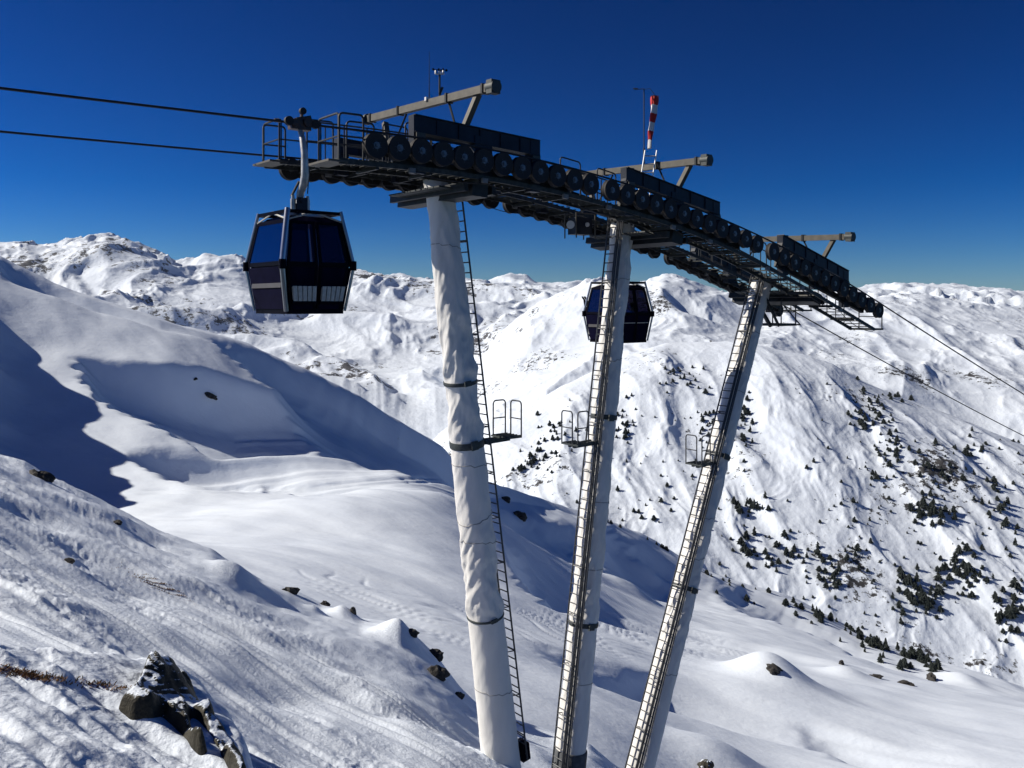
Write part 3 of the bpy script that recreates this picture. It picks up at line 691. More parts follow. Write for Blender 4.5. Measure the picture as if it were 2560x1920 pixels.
    mb = MB(); mb.bar(c+flat*rad_at(hb)*0.9-NX*0.25, pc+flat*0.1-UP*0.07, 0.10, 0.12); mb.bar(c+flat*rad_at(hb)*0.9+NX*0.1, pc+flat*0.1-UP*0.07+NX*0.2, 0.08, 0.10)
    part('platform_bracket', mb, M['strap'], T)
    mb = MB(); mb.box(pc, flat, NX, UP, 0.55, 0.75, 0.05)
    for i in range(5): mb.box(pc+UP*0.035+NX*(i-2)*0.15, flat, NX, UP, 0.55, 0.03, 0.03)
    part('platform_deck', mb, M['strap'], T)
    def hoop(a, b, h=1.02, r=0.022, mid=True):
        m_ = MB(); e = (b-a).normalized(); R_ = 0.10
        path = [a]
        for i in range(6):
            t = PI-i*PI/10; path.append(a+e*(R_+R_*math.cos(t))+UP*(h-R_+R_*math.sin(t)))
        for i in range(6):
            t = PI/2-i*PI/10; path.append(b+e*(-R_+R_*math.cos(t))+UP*(h-R_+R_*math.sin(t)))
        path.append(b); m_.tube(path, r, 7)
        if mid: m_.cyl(a+UP*h*0.5, b+UP*h*0.5, r*0.85, 6)
        return m_
    e1 = pc+flat*0.26
    part('guard_hoop', hoop(pc-flat*0.25+NX*0.30*sg, pc+flat*0.20+NX*0.30*sg), M['ladder'], T, True)
    part('guard_hoop', hoop(e1-NX*0.36*sg, e1+NX*0.12*sg), M['ladder'], T, True)

    # head: cross arm, brackets, gantry
    sg_ = (6.3, 11.6, 19.6)[pi_] if False else None
    sc = (top-P0).dot(AX)
    mid_s = (5.2, 13.0, 20.9)[pi_]
    zt = top.z
    tg = tang(mid_s); nrm = NX.cross(tg)*-1
    if nrm.z < 0: nrm = -nrm
    cz = zc(mid_s)-SR-0.34
    mb = MB(); a = W(mid_s, 0.45, cz); b = W(mid_s, G-0.45, cz)
    mb.bar(a, b, 0.50, 0.40, nrm)
    mb.bar(W(mid_s, 0.45, cz)+tg*0.45, W(mid_s, G-0.45, cz)+tg*0.45, 0.12, 0.20, nrm); mb.bar(W(mid_s, 0.45, cz)-tg*0.45, W(mid_s, G-0.45, cz)-tg*0.45, 0.12, 0.20, nrm)
    mb.cyl(top-d*0.10, Vector((top.x, top.y, 0))*0+top+d*max(0.2, (cz-top.z)/d.z), P['r'][0]*0.92, 28)
    mb.lathe(top-d*0.02, d, [(-0.05, P['r'][0]*0.5), (-0.05, P['r'][0]+0.12), (0.03, P['r'][0]+0.12), (0.03, P['r'][0]*0.5)], 28)
    for sgn in (-1, 1):
        mb.bar(top+NX*sgn*0.3+d*0.05, W(mid_s, OC+sgn*1.3, cz-0.1), 0.14, 0.22)
    part('cross_arm', mb, M['steel'], T)
    # maintenance platform round the head
    for i in range(9):
        o_ = 1.15+i*(G-2.3)/8
        for e_ in (-0.62, 0.62):
            mb = MB(); mb.box(W(mid_s+e_, o_, cz+0.02+slope(mid_s)*e_), tg, NX, nrm, 0.55, (G-2.3)/8-0.04, 0.04); part('grating_plank', mb, M['deck'], T)
    # gantry over the head
    gs = (4.75, 13.0, 21.2)[pi_]; gz = (5.46, 4.50, 2.55)[pi_]
    near_e = W(gs, -0.58, gz-0.10); far_e = W(gs, G+0.9, gz+0.10)
    mb = MB(); mb.bar(near_e, far_e, 0.17, 0.20)
    e = (far_e-near_e).normalized()
    part('gantry_beam', mb, M['gantry'], T)
    Lg = (far_e-near_e).length
    for t in (0.04, 0.3, 0.7, 0.96):
        mb = MB(); mb.box(near_e+e*Lg*t, e, AX, UP, 0.07, 0.23, 0.26); part('gantry_clamp', mb, M['steel'], T)
    mb = MB(); mb.box(near_e-e*0.10, e, AX, UP, 0.22, 0.28, 0.34); mb.cyl(near_e-e*0.24, near_e+e*0.05, 0.16, 14)
    part('gantry_winch', mb, M['strap'], T, True)
    mb = MB(); mb.cyl(far_e-e*0.02, far_e+e*0.10, 0.17, 14); part('gantry_cap', mb, M['strap'], T, True)
    for oo_, nm in ((0.25, 0), (G-0.25, 1)):
        mb = MB(); pa = W(gs+0.05, oo_-0.25 if nm == 0 else oo_+0.25, gz-0.15); pb = W(gs-0.15, oo_+0.30 if nm == 0 else oo_-0.30, zc(gs)+SR+0.25)
        mb.bar(pa, pb, 0.13, 0.16, AX); part('gantry_post', mb, M['gantry'], T)
        mb = MB(); q = W(gs, oo_+1.0 if nm == 0 else oo_-1.0, gz-0.1); mb.cyl(q, pb+UP*0.02, 0.03, 6); part('gantry_brace', mb, M['steel'], T)
    P['gs'], P['gz'], P['mid'] = gs, gz, mid_s

# white ladder rising to the gantry on the middle pylon
Lq = thing('access_ladder', 'short white ladder rising to the gantry above the middle pylon', 'ladder', W(12.5, 1.55, zc(12.5)-0.4))
a_ = W(12.45, 1.6, zc(12.5)-0.35); b_ = W(12.75, 1.35, PYL[1]['gz']+0.45)
mb = MB(); wv = (AX*0.8-NX*0.6).normalized()*0.19
for sgn in (-1, 1): mb.cyl(a_+wv*sgn, b_+wv*sgn, 0.024, 7)
lad = part('ladder_rails', mb, M['white_ladder'], Lq, True)
rb = MB(); rb.cyl(-wv, wv, 0.018, 6); rme = rb.mesh('rung', M['white_ladder'], (0, 0, 0), True)
for i in range(9): link('rung', rme, lad, a_.lerp(b_, (i+0.7)/9.4)-Lq.location)

# ------------------------------------------------------------------ sheave trains, girders and catwalks
sb = MB(); sb.lathe((0, 0, 0), (0, 1, 0), [(-0.055, 0.03), (-0.055, SR*0.80), (-0.02, SR*0.78), (0.02, SR*0.78), (0.055, SR*0.80), (0.055, 0.03)], 26)
for i in range(6):
    t = i*PI/3; sb.bar((math.cos(t)*0.06, -0.062, math.sin(t)*0.06), (math.cos(t)*SR*0.72, -0.058, math.sin(t)*SR*0.72), 0.02, 0.03, (0, 1, 0))
sb.cm = 1
for y_ in (-0.062, 0.062): sb.tube([(math.cos(t)*SR*0.80, y_, math.sin(t)*SR*0.80) for t in np.linspace(0, 2*PI, 26, endpoint=False)], 0.013, 5, True)
sheave_me = sb.mesh('sheave', [M['sheave'], M['hub']], (0, 0, 0), True)
tb = MB(); n_ = 30
tb.lathe((0, 0, 0), (0, 1, 0), [(-0.075, SR*0.78), (-0.085, SR*0.98), (-0.075, SR*1.02), (-0.04, SR*1.0), (0, SR*0.95), (0.04, SR*1.0), (0.075, SR*1.02), (0.085, SR*0.98), (0.075, SR*0.78)], n_)
tyre_me = tb.mesh('tyre', M['tyre'], (0, 0, 0), True)
hb_ = MB(); hb_.lathe((0, 0, 0), (0, 1, 0), [(-0.11, 0.02), (-0.11, 0.045), (-0.085, 0.05), (-0.085, 0.085), (0.085, 0.085), (0.085, 0.05), (0.11, 0.045), (0.11, 0.02)], 14)
hub_me = hb_.mesh('hub', M['hub'], (0, 0, 0), True)
NG = 12
def group_s(k):
    a, b = ((S_of(938), S_of(1474)), (S_of(1527), S_of(1891)), (S_of(1931), S_of(2195)))[k]
    return [a+(b-a)*i/(NG-1) for i in range(NG)]
for side in (0, 1):
    o = 0.0 if side == 0 else G; inn = 1 if side == 0 else -1
    for k in range(3):
        S = group_s(k); s0 = W(S[0], o, zc(S[0])-0.6)
        lab = (('row of dark sheave wheels on the near side above the leftmost pylon', 'row of dark sheave wheels on the near side above the middle pylon', 'row of dark sheave wheels on the near side, descending past the rightmost pylon'),
               ('sheave wheels on the far side, left end of the lift head', 'sheave wheels on the far side between leftmost and middle pylons', 'sheave wheels on the far side between middle and rightmost pylons'))[side][k]
        T = thing('sheave_train', lab, 'sheave train', s0, 'sheave trains of the gondola lift')
        for i, s in enumerate(S):
            q = link('sheave', sheave_me, T, W(s, o, zc(s))-s0, (0, random.uniform(0, 1), ANG))
            link('tyre', tyre_me, q); link('hub', hub_me, q)
        # rocker plates carrying pairs of wheels
        for i in range(0, NG, 2):
            a = W(S[i], o, zc(S[i])); b = W(S[i+1], o, zc(S[i+1])); t_ = (b-a).normalized(); up_ = NX.cross(t_); up_ = up_ if up_.z > 0 else -up_
            mb = MB()
            for w_ in (0.12,):
                mid = (a+b)/2-up_*0.10
                lo = [a+NX*w_-t_*0.06+up_*0.05, a+NX*w_-t_*0.05-up_*0.06, mid+NX*w_-t_*0.10-up_*0.06, mid+NX*w_+t_*0.10-up_*0.06, b+NX*w_+t_*0.05-up_*0.06, b+NX*w_+t_*0.06+up_*0.05, mid+NX*w_+up_*0.12]
                mb.hull(lo, [p+NX*0.022 for p in lo])
            part('rocker_plate', mb, M['steel'], T)
        for h in range(3):
            ii = h*4; a = W(S[ii]+0.3, o, zc(S[ii]+0.3)-0.12); b = W(S[ii+3]-0.3, o, zc(S[ii+3]-0.3)-0.12)
            mb = MB()
            for w_ in (0.17,): mb.bar(a+NX*w_, b+NX*w_, 0.03, 0.16)
            part('rocker_beam', mb, M['steel'], T)
        a = W(S[1], o+0.30, zc(S[1])-(0.22, 0.02)[side]); b = W(S[NG-2], o+0.30, zc(S[NG-2])-(0.22, 0.02)[side])
        mb = MB(); mb.bar(a, b, 0.14, 0.20)
        part('main_beam', mb, M['steel'], T)
        # rope catchers and switch rods below the wheels
        for i in range(0, NG, 3):
            mb = MB(); c = W(S[i]+0.3, o+0.20, zc(S[i]+0.3)-0.10); mb.bar(c, c+tang(S[i])*0.55, 0.05, 0.07); mb.bar(c+tang(S[i])*0.27+UP*0.02, c+tang(S[i])*0.27+UP*0.02-NX*0.08, 0.05, 0.05)
            part('rope_catcher', mb, M['hub'], T)
        # girder above, with legs
        ga, gb = ((S_of(1062), S_of(1352)), (S_of(1590), S_of(1806)), (S_of(1978), S_of(2130)))[k]
        GT = thing('lifting_girder', (('dark blue box girder above the leftmost pylon, near side', 'dark blue box girder above the middle pylon, near side', 'dark blue box girder above the rightmost pylon, near side'),
                   ('dark girder on the far side behind the leftmost pylon head', 'dark girder on the far side behind the middle pylon head', 'dark girder on the far side behind the rightmost pylon head'))[side][k],
                   'girder', W(ga, o, zc(ga)), 'girders over the sheave trains')
        oo = o+inn*0.34
        za, zb = zc(ga)+SR+0.42, zc(gb)+SR+0.40
        A1_, B1_ = W(ga-0.15, oo, za), W(gb+0.15, oo, zb)
        mb = MB(); mb.bar(A1_, B1_, 0.20, 0.40); part('girder_beam', mb, M['girder'], GT)
        mb = MB(); mb.bar(A1_+UP*0.203, B1_+UP*0.203, 0.30, 0.025); mb.bar(A1_-UP*0.203, B1_-UP*0.203, 0.30, 0.025); part('flange', mb, M['girder'], GT)
        for q_ in range(1, 6):
            t_ = q_/6; c_ = A1_.lerp(B1_, t_); mb = MB(); mb.box(c_-NX*0.115, AX, NX, UP, 0.03, 0.03, 0.36); part('stiffener', mb, M['girder'], GT)
        for (s_, z_) in ((ga, za), (gb, zb)):
            mb = MB(); mb.box(W(s_, oo+inn*0.004, (z_+0.2+zc(s_)-(0.5, 0.1)[side])/2), AX, NX, UP, 0.34, 0.24, z_+0.2-zc(s_)+(0.5, 0.1)[side])
            part('girder_leg', mb, M['girder'], GT)
            mb = MB(); mb.box(W(s_, oo-inn*0.15, z_-0.36), AX, NX, UP, 0.26, 0.06, 0.26); part('leg_plate', mb, M['gantry'], GT)
        mb = MB(); ms = (ga+gb)/2+0.1; mb.box(W(ms, oo+inn*0.004, (zc(ms)-(0.4, 0.1)[side]+(za+zb)/2)/2), AX, NX, UP, 0.55, 0.26, (za+zb)/2-zc(ms)+(0.4, 0.1)[side])
        part('girder_web', mb, M['girder'], GT)
    # catwalk: treads between stringers, railing on its inner side
    i0, i1 = o+inn*0.20, o+inn*1.18
    CW = thing('catwalk', ('steel grating catwalk with railing along the near sheaves, stepping down at right', 'steel grating catwalk with railing along the far sheaves behind the pylons')[side], 'catwalk', W(0.9, (i0+i1)/2, zc(1)-0.6), 'catwalks on the lift head')
    s_a, s_b = (1.0, 24.5)
    dk = (lambda s: zc(s)-0.34-0.34*sstep(12, 24, s)) if side == 0 else (lambda s: zc(s)+0.05)
    sv = np.linspace(s_a, s_b, 48)
    for oo in (i0, i1):
        mb = MB()
        for a, b in zip(sv[:-1], sv[1:]): mb.bar(W(a, oo, dk(a)-0.05), W(b+0.004, oo, dk(b)-0.05), 0.05, 0.12)
        part('stringer', mb, M['deck'], CW)
    tm = MB(); tm.box((0, 0, 0), (1, 0, 0), (0, 1, 0), (0, 0, 1), 0.225, abs(i1-i0)-0.06, 0.03)
    tm.box((-0.108, 0, -0.03), (1, 0, 0), (0, 1, 0), (0, 0, 1), 0.012, abs(i1-i0)-0.06, 0.06)
    tme = tm.mesh('tread', M['deck'])
    tn = MB(); tn.box((0, 0, 0), (1, 0, 0), (0, 1, 0), (0, 0, 1), 0.15, abs(i1-i0)-0.06, 0.035); tne = tn.mesh('tread', M['deck'])
    for s in np.arange(17.2, s_b, 0.36): link('tread', tne, CW, W(s, (i0+i1)/2, dk(s)+0.02)-CW.location, (0, 0, ANG))
    for s in np.arange(s_a+0.12, 17.0, 0.26):
        sl_ = slope(s); link('tread', tme, CW, W(s, (i0+i1)/2, dk(s)+0.02)-CW.location, (0, -math.atan(sl_)*-1 if abs(sl_) < 0.16 else 0.0, ANG))
    hr = lambda s: dk(s)+0.98
    pm = MB(); pm.cyl((0, 0, -0.1), (0, 0, 0.98), 0.019, 6); pme = pm.mesh('rail_post', M['rail'], (0, 0, 0), True)
    for s in np.arange(s_a+0.03, s_b, 0.62): link('rail_post', pme, CW, W(s, i1, dk(s))-CW.location)
    for hgt, nm in ((0.98, 'handrail'), (0.52, 'mid_rail')):
        mb = MB(); mb.tube([W(s, i1, dk(s)+hgt) for s in sv], 0.02, 6); part(nm, mb, M['rail'], CW, True)
    # hooped guard at the uphill end and end platform at the valley end
    for (s_, oa, ob) in ((s_a-0.02, i0, i1),):
        part('end_hoop', hoop(W(s_, oa, dk(s_)), W(s_, ob, dk(s_)), 1.05, 0.026), M['rail'], CW, True)
        part('end_hoop', hoop(W(s_, i0-inn*0.03, dk(s_)), W(s_+0.62, i0-inn*0.03, dk(s_+0.6)), 1.05, 0.026), M['rail'], CW, True)
        part('end_hoop', hoop(W(s_+0.75, i1+inn*0.03, dk(s_)), W(s_+1.5, i1+inn*0.03, dk(s_+1)), 1.12, 0.024), M['rail'], CW, True)
    mb = MB(); mb.box(W(s_a-0.05, (i0+i1)/2, dk(s_a)-0.05), AX, NX, UP, 0.5, abs(i1-i0)+0.1, 0.05); part('end_deck', mb, M['gantry'], CW)
    zb_ = dk(s_b)-0.05
    mb = MB(); mb.box(W(s_b+0.25, (i0+i1)/2, zb_), AX, NX, UP, 0.75, abs(i1-i0)+0.1, 0.07); part('end_deck', mb, M['deck'], CW)
    part('end_hoop', hoop(W(s_b+0.60, i0, zb_), W(s_b+0.60, i1, zb_), 1.0, 0.024), M['rail'], CW, True)
    for s_ in ((3.4, 8.7, 10.2, 16.3, 18.0) if side == 0 else (4.0, 11.0, 17.6)):
        part('guard_hoop', hoop(W(s_, i1+inn*0.04, dk(s_)), W(s_+0.8, i1+inn*0.04, dk(s_+0.8)), 1.28, 0.022, False), M['rail'], CW, True)
    jb = MB(); jb.box((0, 0, 0), (1, 0, 0), (0, 1, 0), (0, 0, 1), 0.17, 0.08, 0.12); jme = jb.mesh('junction_box', M['box'])
    for q_, s_ in enumerate((2.9, 5.1, 7.9, 9.6, 12.4, 14.2, 17.3, 19.4, 21.9)):
        link('junction_box', jme, CW, W(s_, i0-inn*0.07, dk(s_)-0.13)-CW.location, (0, -math.atan(slope(s_)), ANG))
        mb = MB(); mb.tube([W(s_+2.45*t, i0-inn*0.06, dk(s_+2.45*t)-0.18-0.55*t*(1-t)*(0.6+0.4*(q_ % 3))) for t in np.linspace(0.03, 0.97, 14)], 0.013, 5); part('slack_cable', mb, M['rope'], CW, True)
    for s_ in np.arange(2.0, 24.0, 1.5):
        mb = MB(); mb.bar(W(s_, i0, dk(s_)-0.12), W(s_, i1, dk(s_)-0.12), 0.07, 0.10); part('cross_member', mb, M['steel'], CW)

# lower side platform held out on a frame below the valley end
T = thing('side_platform', 'small railed platform just right of the rightmost pylon head', 'platform', W(20.5, OC+0.6, zc(20.5)-2.2))
c = W(S_of(1942, OC), OC, 0); c.z = (VH-812)/F*c.y
mb = MB(); mb.box(c, AX, NX, UP, 1.0, 1.1, 0.07)
for i in range(6): mb.box(c+UP*0.045+AX*(i-2.5)*0.17, AX, NX, UP, 0.05, 1.05, 0.03)
part('platform_deck', mb, M['deck'], T)
for a, b in ((c-AX*0.48-NX*0.52, c+AX*0.48-NX*0.52), (c+AX*0.48-NX*0.52, c+AX*0.48+NX*0.52), (c-AX*0.48+NX*0.52, c+AX*0.48+NX*0.52)):
    part('guard_hoop', hoop(a, b, 1.0, 0.024), M['rail'], T, True)
mb = MB(); pt = PYL[2]['top']-PYL[2]['d']*1.0
mb.bar(c-UP*0.05-AX*0.4, pt+AX*0.2, 0.1, 0.12); mb.bar(c-UP*0.04-AX*0.45-NX*0.4, pt+AX*0.2-NX*0.3+UP*0.3, 0.07, 0.08); part('bracket', mb, M['steel'], T)
q = c+AX*1.6-UP*0.02
mb = MB(); mb.cyl(c+AX*0.4, q, 0.03, 6); mb.cyl(c+AX*0.45+UP*0.75, q, 0.025, 6); part('outrigger', mb, M['rail'], T, True)

# control cabinet on the middle pylon's head
kc = W(11.2, OC+0.75, zc(11.6)-0.75)
T = thing('control_cabinet', 'open framed control cabinet left of the middle pylon head', 'cabinet', kc)
mb = MB(); mb.box(kc+UP*0.3, AX, NX, UP, 0.7, 0.4, 0.55); part('case', mb, M['girder'], T)
mb = MB()
for sx in (-0.42, 0.42):
    for sy in (-0.27, 0.27): mb.cyl(kc+AX*sx+NX*sy-UP*0.1, kc+AX*sx+NX*sy+UP*0.72, 0.022, 6)
for sy in (-0.27, 0.27): mb.cyl(kc-AX*0.42+NX*sy+UP*0.7, kc+AX*0.42+NX*sy+UP*0.7, 0.022, 6)
part('frame', mb, M['gantry'], T, True)
mb = MB(); mb.lathe(kc-AX*0.62-NX*0.2+UP*0.3, (AX*-0.6-NX*0.8), [(-0.10, 0.05), (0.02, 0.09), (0.10, 0.13), (0.12, 0.13)], 16); mb.cyl(kc-AX*0.62-NX*0.2+UP*0.3, kc-AX*0.35+UP*0.3, 0.02, 6); part('horn', mb, M['whitemetal'], T, True)
mb = MB(); mb.lathe(kc+AX*0.1-NX*0.22+UP*0.35, -NX, [(0, 0.02), (0, 0.075), (0.05, 0.07)], 14); part('dial', mb, M['whitemetal'], T, True)

# ------------------------------------------------------------------ gondola cabins
def build_cabin(label):
    T = thing('gondola_cabin', label, 'gondola', (0, 0, 0), 'cabins on the gondola lift')
    H, ZW = 2.07, 0.95
    rings = [(0.0, 0.66, 0.80), (ZW-0.08, 0.80, 0.92), (ZW+0.08, 0.80, 0.92), (H-0.22, 0.645, 0.77), (H, 0.60, 0.73)]
    def dims(z):
        zs = [r[0] for r in rings]; return float(np.interp(z, zs, [r[1] for r in rings])), float(np.interp(z, zs, [r[2] for r in rings]))
    def corner(i, z, ins=0.0):
        a, b = dims(z); sx, sy = ((-1, -1), (1, -1), (1, 1), (-1, 1))[i]
        return Vector((sx*(a-ins), sy*(b-ins), z))
    def panel(face, t0, t1, z0, z1, out=0.0, th=0.03):
        i, j = ((0, 1), (1, 2), (2, 3), (3, 0))[face]; nv = (Vector((0, -1, 0)), Vector((1, 0, 0)), Vector((0, 1, 0)), Vector((-1, 0, 0)))[face]
        q = [corner(i, z0).lerp(corner(j, z0), t0), corner(i, z0).lerp(corner(j, z0), t1), corner(i, z1).lerp(corner(j, z1), t1), corner(i, z1).lerp(corner(j, z1), t0)]
        m_ = MB(); m_.hull([p+nv*(out-th) for p in q], [p+nv*out for p in q]); return m_
    def P_(name, mb, m, par=None, smooth=False, label=None):
        o = link(name, mb.mesh(name, m, (0, 0, 0), smooth), par or T)
        if label: o['label'] = label
        return o
    mb = MB(); a, b = dims(0); mb.box((0, 0, -0.03), (1, 0, 0), (0, 1, 0), (0, 0, 1), 2*a-0.02, 2*b-0.02, 0.10); P_('floor', mb, M['black'])
    # corner profiles in brushed aluminium
    for i in range(4):
        mb = MB(); sx, sy = ((-1, -1), (1, -1), (1, 1), (-1, 1))[i]
        pts = [corner(i, z)+Vector((sx, sy, 0))*0.012 for z in (-0.02, ZW-0.10, ZW-0.03, ZW+0.03, ZW+0.10, H+0.05)]
        kr = 1.0 if i == 0 else 0.6; mb.tube(pts, [0.05*kr, 0.055*kr, 0.055*kr, 0.055*kr, 0.06*kr, 0.06*kr], 12); P_('corner_profile', mb, M['alu'], None, True)
        mb = MB(); c = corner(i, ZW)+Vector((sx, sy, 0))*0.01
        mb.box(c, (1, 0, 0), (0, 1, 0), (0, 0, 1), 0.10, 0.10, 0.20); mb.cyl(c-UP*0.10, c+UP*0.10, 0.075, 10); P_('bumper', mb, M['black'], None, True)
    for f in (1, 3):
        w_ = P_('window', panel(f, 0.04, 0.96, ZW+0.09, H-0.24, 0.01), M['black'], None) if False else None
        fr = MB()
        for (t0, t1, z0, z1) in ((0.03, 0.08, ZW+0.07, H-0.22), (0.92, 0.97, ZW+0.07, H-0.22)):
            pm_ = panel(f, t0, t1, z0, z1, 0.012, 0.04); fr._add(pm_.v, pm_.f)
        pm_ = panel(f, 0.03, 0.97, ZW-0.02, ZW+0.07, 0.012, 0.04); fr._add(pm_.v, pm_.f); pm_ = panel(f, 0.03, 0.97, H-0.24, H-0.16, 0.012, 0.04); fr._add(pm_.v, pm_.f)
        w_ = P_('window', fr, M['black']); P_('pane', panel(f, 0.08, 0.92, ZW+0.07, H-0.24, 0.0, 0.012), M['glass'], w_)
        P_('lower_panel', panel(f, 0.03, 0.97, 0.02, ZW-0.04, 0.008, 0.04), M['cabin'])
    for f in (0, 2):
        for (t0, t1) in ((0.06, 0.49), (0.51, 0.94)):
            fr = MB()
            for (a0, a1, z0, z1) in ((t0, t0+0.04, 0.02, H-0.2), (t1-0.04, t1, 0.02, H-0.2)):
                for (zz0, zz1) in ((z0, ZW-0.04), (ZW+0.04, z1)):
                    pm_ = panel(f, a0, a1, zz0, zz1, 0.014, 0.04); fr._add(pm_.v, pm_.f)
            pm_ = panel(f, t0, t1, ZW-0.05, ZW+0.06, 0.02, 0.04); fr._add(pm_.v, pm_.f); pm_ = panel(f, t0, t1, H-0.26, H-0.2, 0.014, 0.04); fr._add(pm_.v, pm_.f)
            dr = P_('door' if f == 0 else 'side_window', fr, M['black'])
            P_('pane', panel(f, t0+0.04, t1-0.04, ZW+0.06, H-0.26, 0.0, 0.012), M['glass'], dr)
            P_('lower_panel', panel(f, t0+0.04, t1-0.04, 0.02, ZW-0.05, 0.004, 0.03), M['cabin'], dr)
            if f == 0:
                rk = P_('ski_rack', panel(f, t0+0.02, t1-0.02, 0.12, 0.19, 0.10, 0.09), M['black'])
                z0, z1 = 0.24, 0.50
                n_s = 5
                for q in range(n_s):
                    a0 = t0+0.03+(t1-t0-0.06)*q/n_s; a1 = a0+(t1-t0-0.06)/n_s*0.80
                    P_('rack_slat', panel(f, a0, a1, z0-0.05, z1, 0.135, 0.035), M['rack'], rk)
                P_('rack_back', panel(f, t0+0.03, t1-0.03, 0.22, 0.48, 0.085, 0.02), M['rack'], rk)
            else:
                P_('trim_strip', panel(f, t0+0.02, t1-0.02, 0.62, 0.645, 0.012, 0.01), M['rack'], dr)
    # roof slab, rim frame above it and stays
    mb = MB(); a, b = dims(H-0.2); a2, b2 = dims(H-0.1)
    mb.hull([Vector((sx*a*0.98, sy*b*0.98, H-0.22)) for sx, sy in ((-1, -1), (1, -1), (1, 1), (-1, 1))], [Vector((sx*a*0.75, sy*b*0.75, H-0.08)) for sx, sy in ((-1, -1), (1, -1), (1, 1), (-1, 1))])
    P_('roof', mb, M['cabin'])
    mb = MB()
    for i in range(4): mb.bar(corner(i, H), corner((i+1) % 4, H), 0.06, 0.07)
    rim = P_('roof_rim', mb, M['black'])
    for i in range(4):
        mb = MB(); j = (i+1) % 4; m_ = (corner(i, H)+corner(j, H))/2
        mb.cyl(m_, corner(i, H-0.18), 0.02, 6); mb.cyl(m_, corner(j, H-0.18), 0.02, 6); P_('stay', mb, M['rack'], rim, True)
    mb = MB(); mb.bar((-a2, 0, H+0.01), (a2, 0, H+0.01), 0.16, 0.06); mb.bar((0, -b2, H+0.012), (0, b2, H+0.012), 0.12, 0.05); P_('roof_beam', mb, M['hanger'])
    # seats
    for sx in (-1, 1):
        mb = MB(); mb.box((sx*0.50, 0, 0.42), (1, 0, 0), (0, 1, 0), (0, 0, 1), 0.42, 1.5, 0.10); mb.box((sx*0.70, 0, 0.74), (1, 0, sx*0.12), (0, 1, 0), (-sx*0.12, 0, 1), 0.07, 1.5, 0.55); P_('seat', mb, M['seat'])
    # suspension: yoke, dampers, bent hanger arm
    mb = MB()
    for sy in (-0.14, 0.14): mb.box((0, sy, H+0.19), (1, 0, 0), (0, 1, 0), (0, 0, 1), 0.24, 0.035, 0.36)
    mb.cyl((0, -0.2, H+0.30), (0, 0.2, H+0.30), 0.05, 12); P_('yoke', mb, M['girder'], None, True)
    for sx in (-1, 1):
        mb = MB(); mb.cyl((sx*0.17, -0.05, H+0.03), (sx*0.17, -0.05, H+0.34), 0.055, 12); mb.cyl((sx*0.17, -0.05, H+0.34), (sx*0.17, -0.05, H+0.42), 0.035, 10); P_('damper', mb, M['hanger'], None, True)
    R_ = 2.0+H
    mb = MB(); mb.tube([(0, 0, H+0.25), (0.01, -0.04, H+0.48), (0.03, -0.16, H+0.66), (0.03, -0.22, H+0.86), (0.02, -0.22, H+1.3), (0.0, -0.16, R_-0.36), (0, -0.05, R_-0.16)], [0.075, 0.085, 0.09, 0.085, 0.075, 0.065, 0.055], 12)
    P_('hanger_arm', mb, M['hanger'], None, True)
    mb = MB(); mb.cyl((0.10, -0.2, H+0.45), (0.13, -0.24, H+1.05), 0.012, 6); mb.cyl((-0.16, 0.05, H+0.4), (-0.05, -0.1, H+0.72), 0.03, 8); P_('control_rod', mb, M['strap'], None, True)
    gp = MB(); gp.box((0, -0.02, R_-0.06), (1, 0, 0), (0, 1, 0), (0, 0, 1), 0.46, 0.20, 0.18); gp.box((0.08, -0.02, R_+0.08), (1, 0, 0.25), (0, 1, 0), (-0.25, 0, 1), 0.34, 0.16, 0.14); gp.cyl((-0.34, 0, R_+0.01), (0.34, 0, R_+0.01), 0.055, 10); gp.cyl((-0.15, -0.16, R_-0.02), (-0.15, 0.12, R_-0.02), 0.09, 12); gp.cyl((0.14, -0.16, R_+0.02), (0.14, 0.12, R_+0.02), 0.10, 12)
    grip = P_('grip', gp, M['grip'], None, True)
    for (x, z, r) in ((-0.30, R_+0.0, 0.10), (0.02, R_+0.25, 0.075), (0.32, R_+0.0, 0.10)):
        mb = MB(); mb.lathe((x, -0.13, z), (0, 1, 0), [(-0.04, 0.02), (-0.04, r), (0.04, r), (0.04, 0.02)], 16); P_('roller', mb, M['tyre'], grip, True)
    mb = MB(); mb.bar((0.02, -0.05, R_+0.05), (0.02, -0.10, R_+0.27), 0.05, 0.07); P_('lever', mb, M['grip'], grip)
    mb = MB(); mb.box((-0.5, 0, R_+0.0), (1, 0, 0), (0, 1, 0), (0, 0, 1), 0.14, 0.07, 0.07); P_('rope_guide', mb, M['grip'], grip)
    return T, R_

def copy_tree(o, parent=None):
    c = o.copy(); COL.objects.link(c); c.parent = parent
    for ch in list(o.children): copy_tree(ch, c)
    return c
cab, RH = build_cabin('dark blue gondola cabin with ski racks hanging left of the leftmost pylon')
cab2 = copy_tree(cab)
cab2['label'] = 'dark gondola cabin with passengers partly hidden behind the middle pylon'
sg1 = S_of(748); cab.location = W(sg1, 0, zr(sg1)-RH); cab.rotation_euler = (0, 0, ANG)
sg2 = S_of(1545, G); cab2.location = W(sg2, G, zr(sg2)-RH); cab2.rotation_euler = (0, 0, ANG+PI)
CB2 = Matrix.Translation(cab2.location) @ Matrix.Rotation(ANG+PI, 4, 'Z')
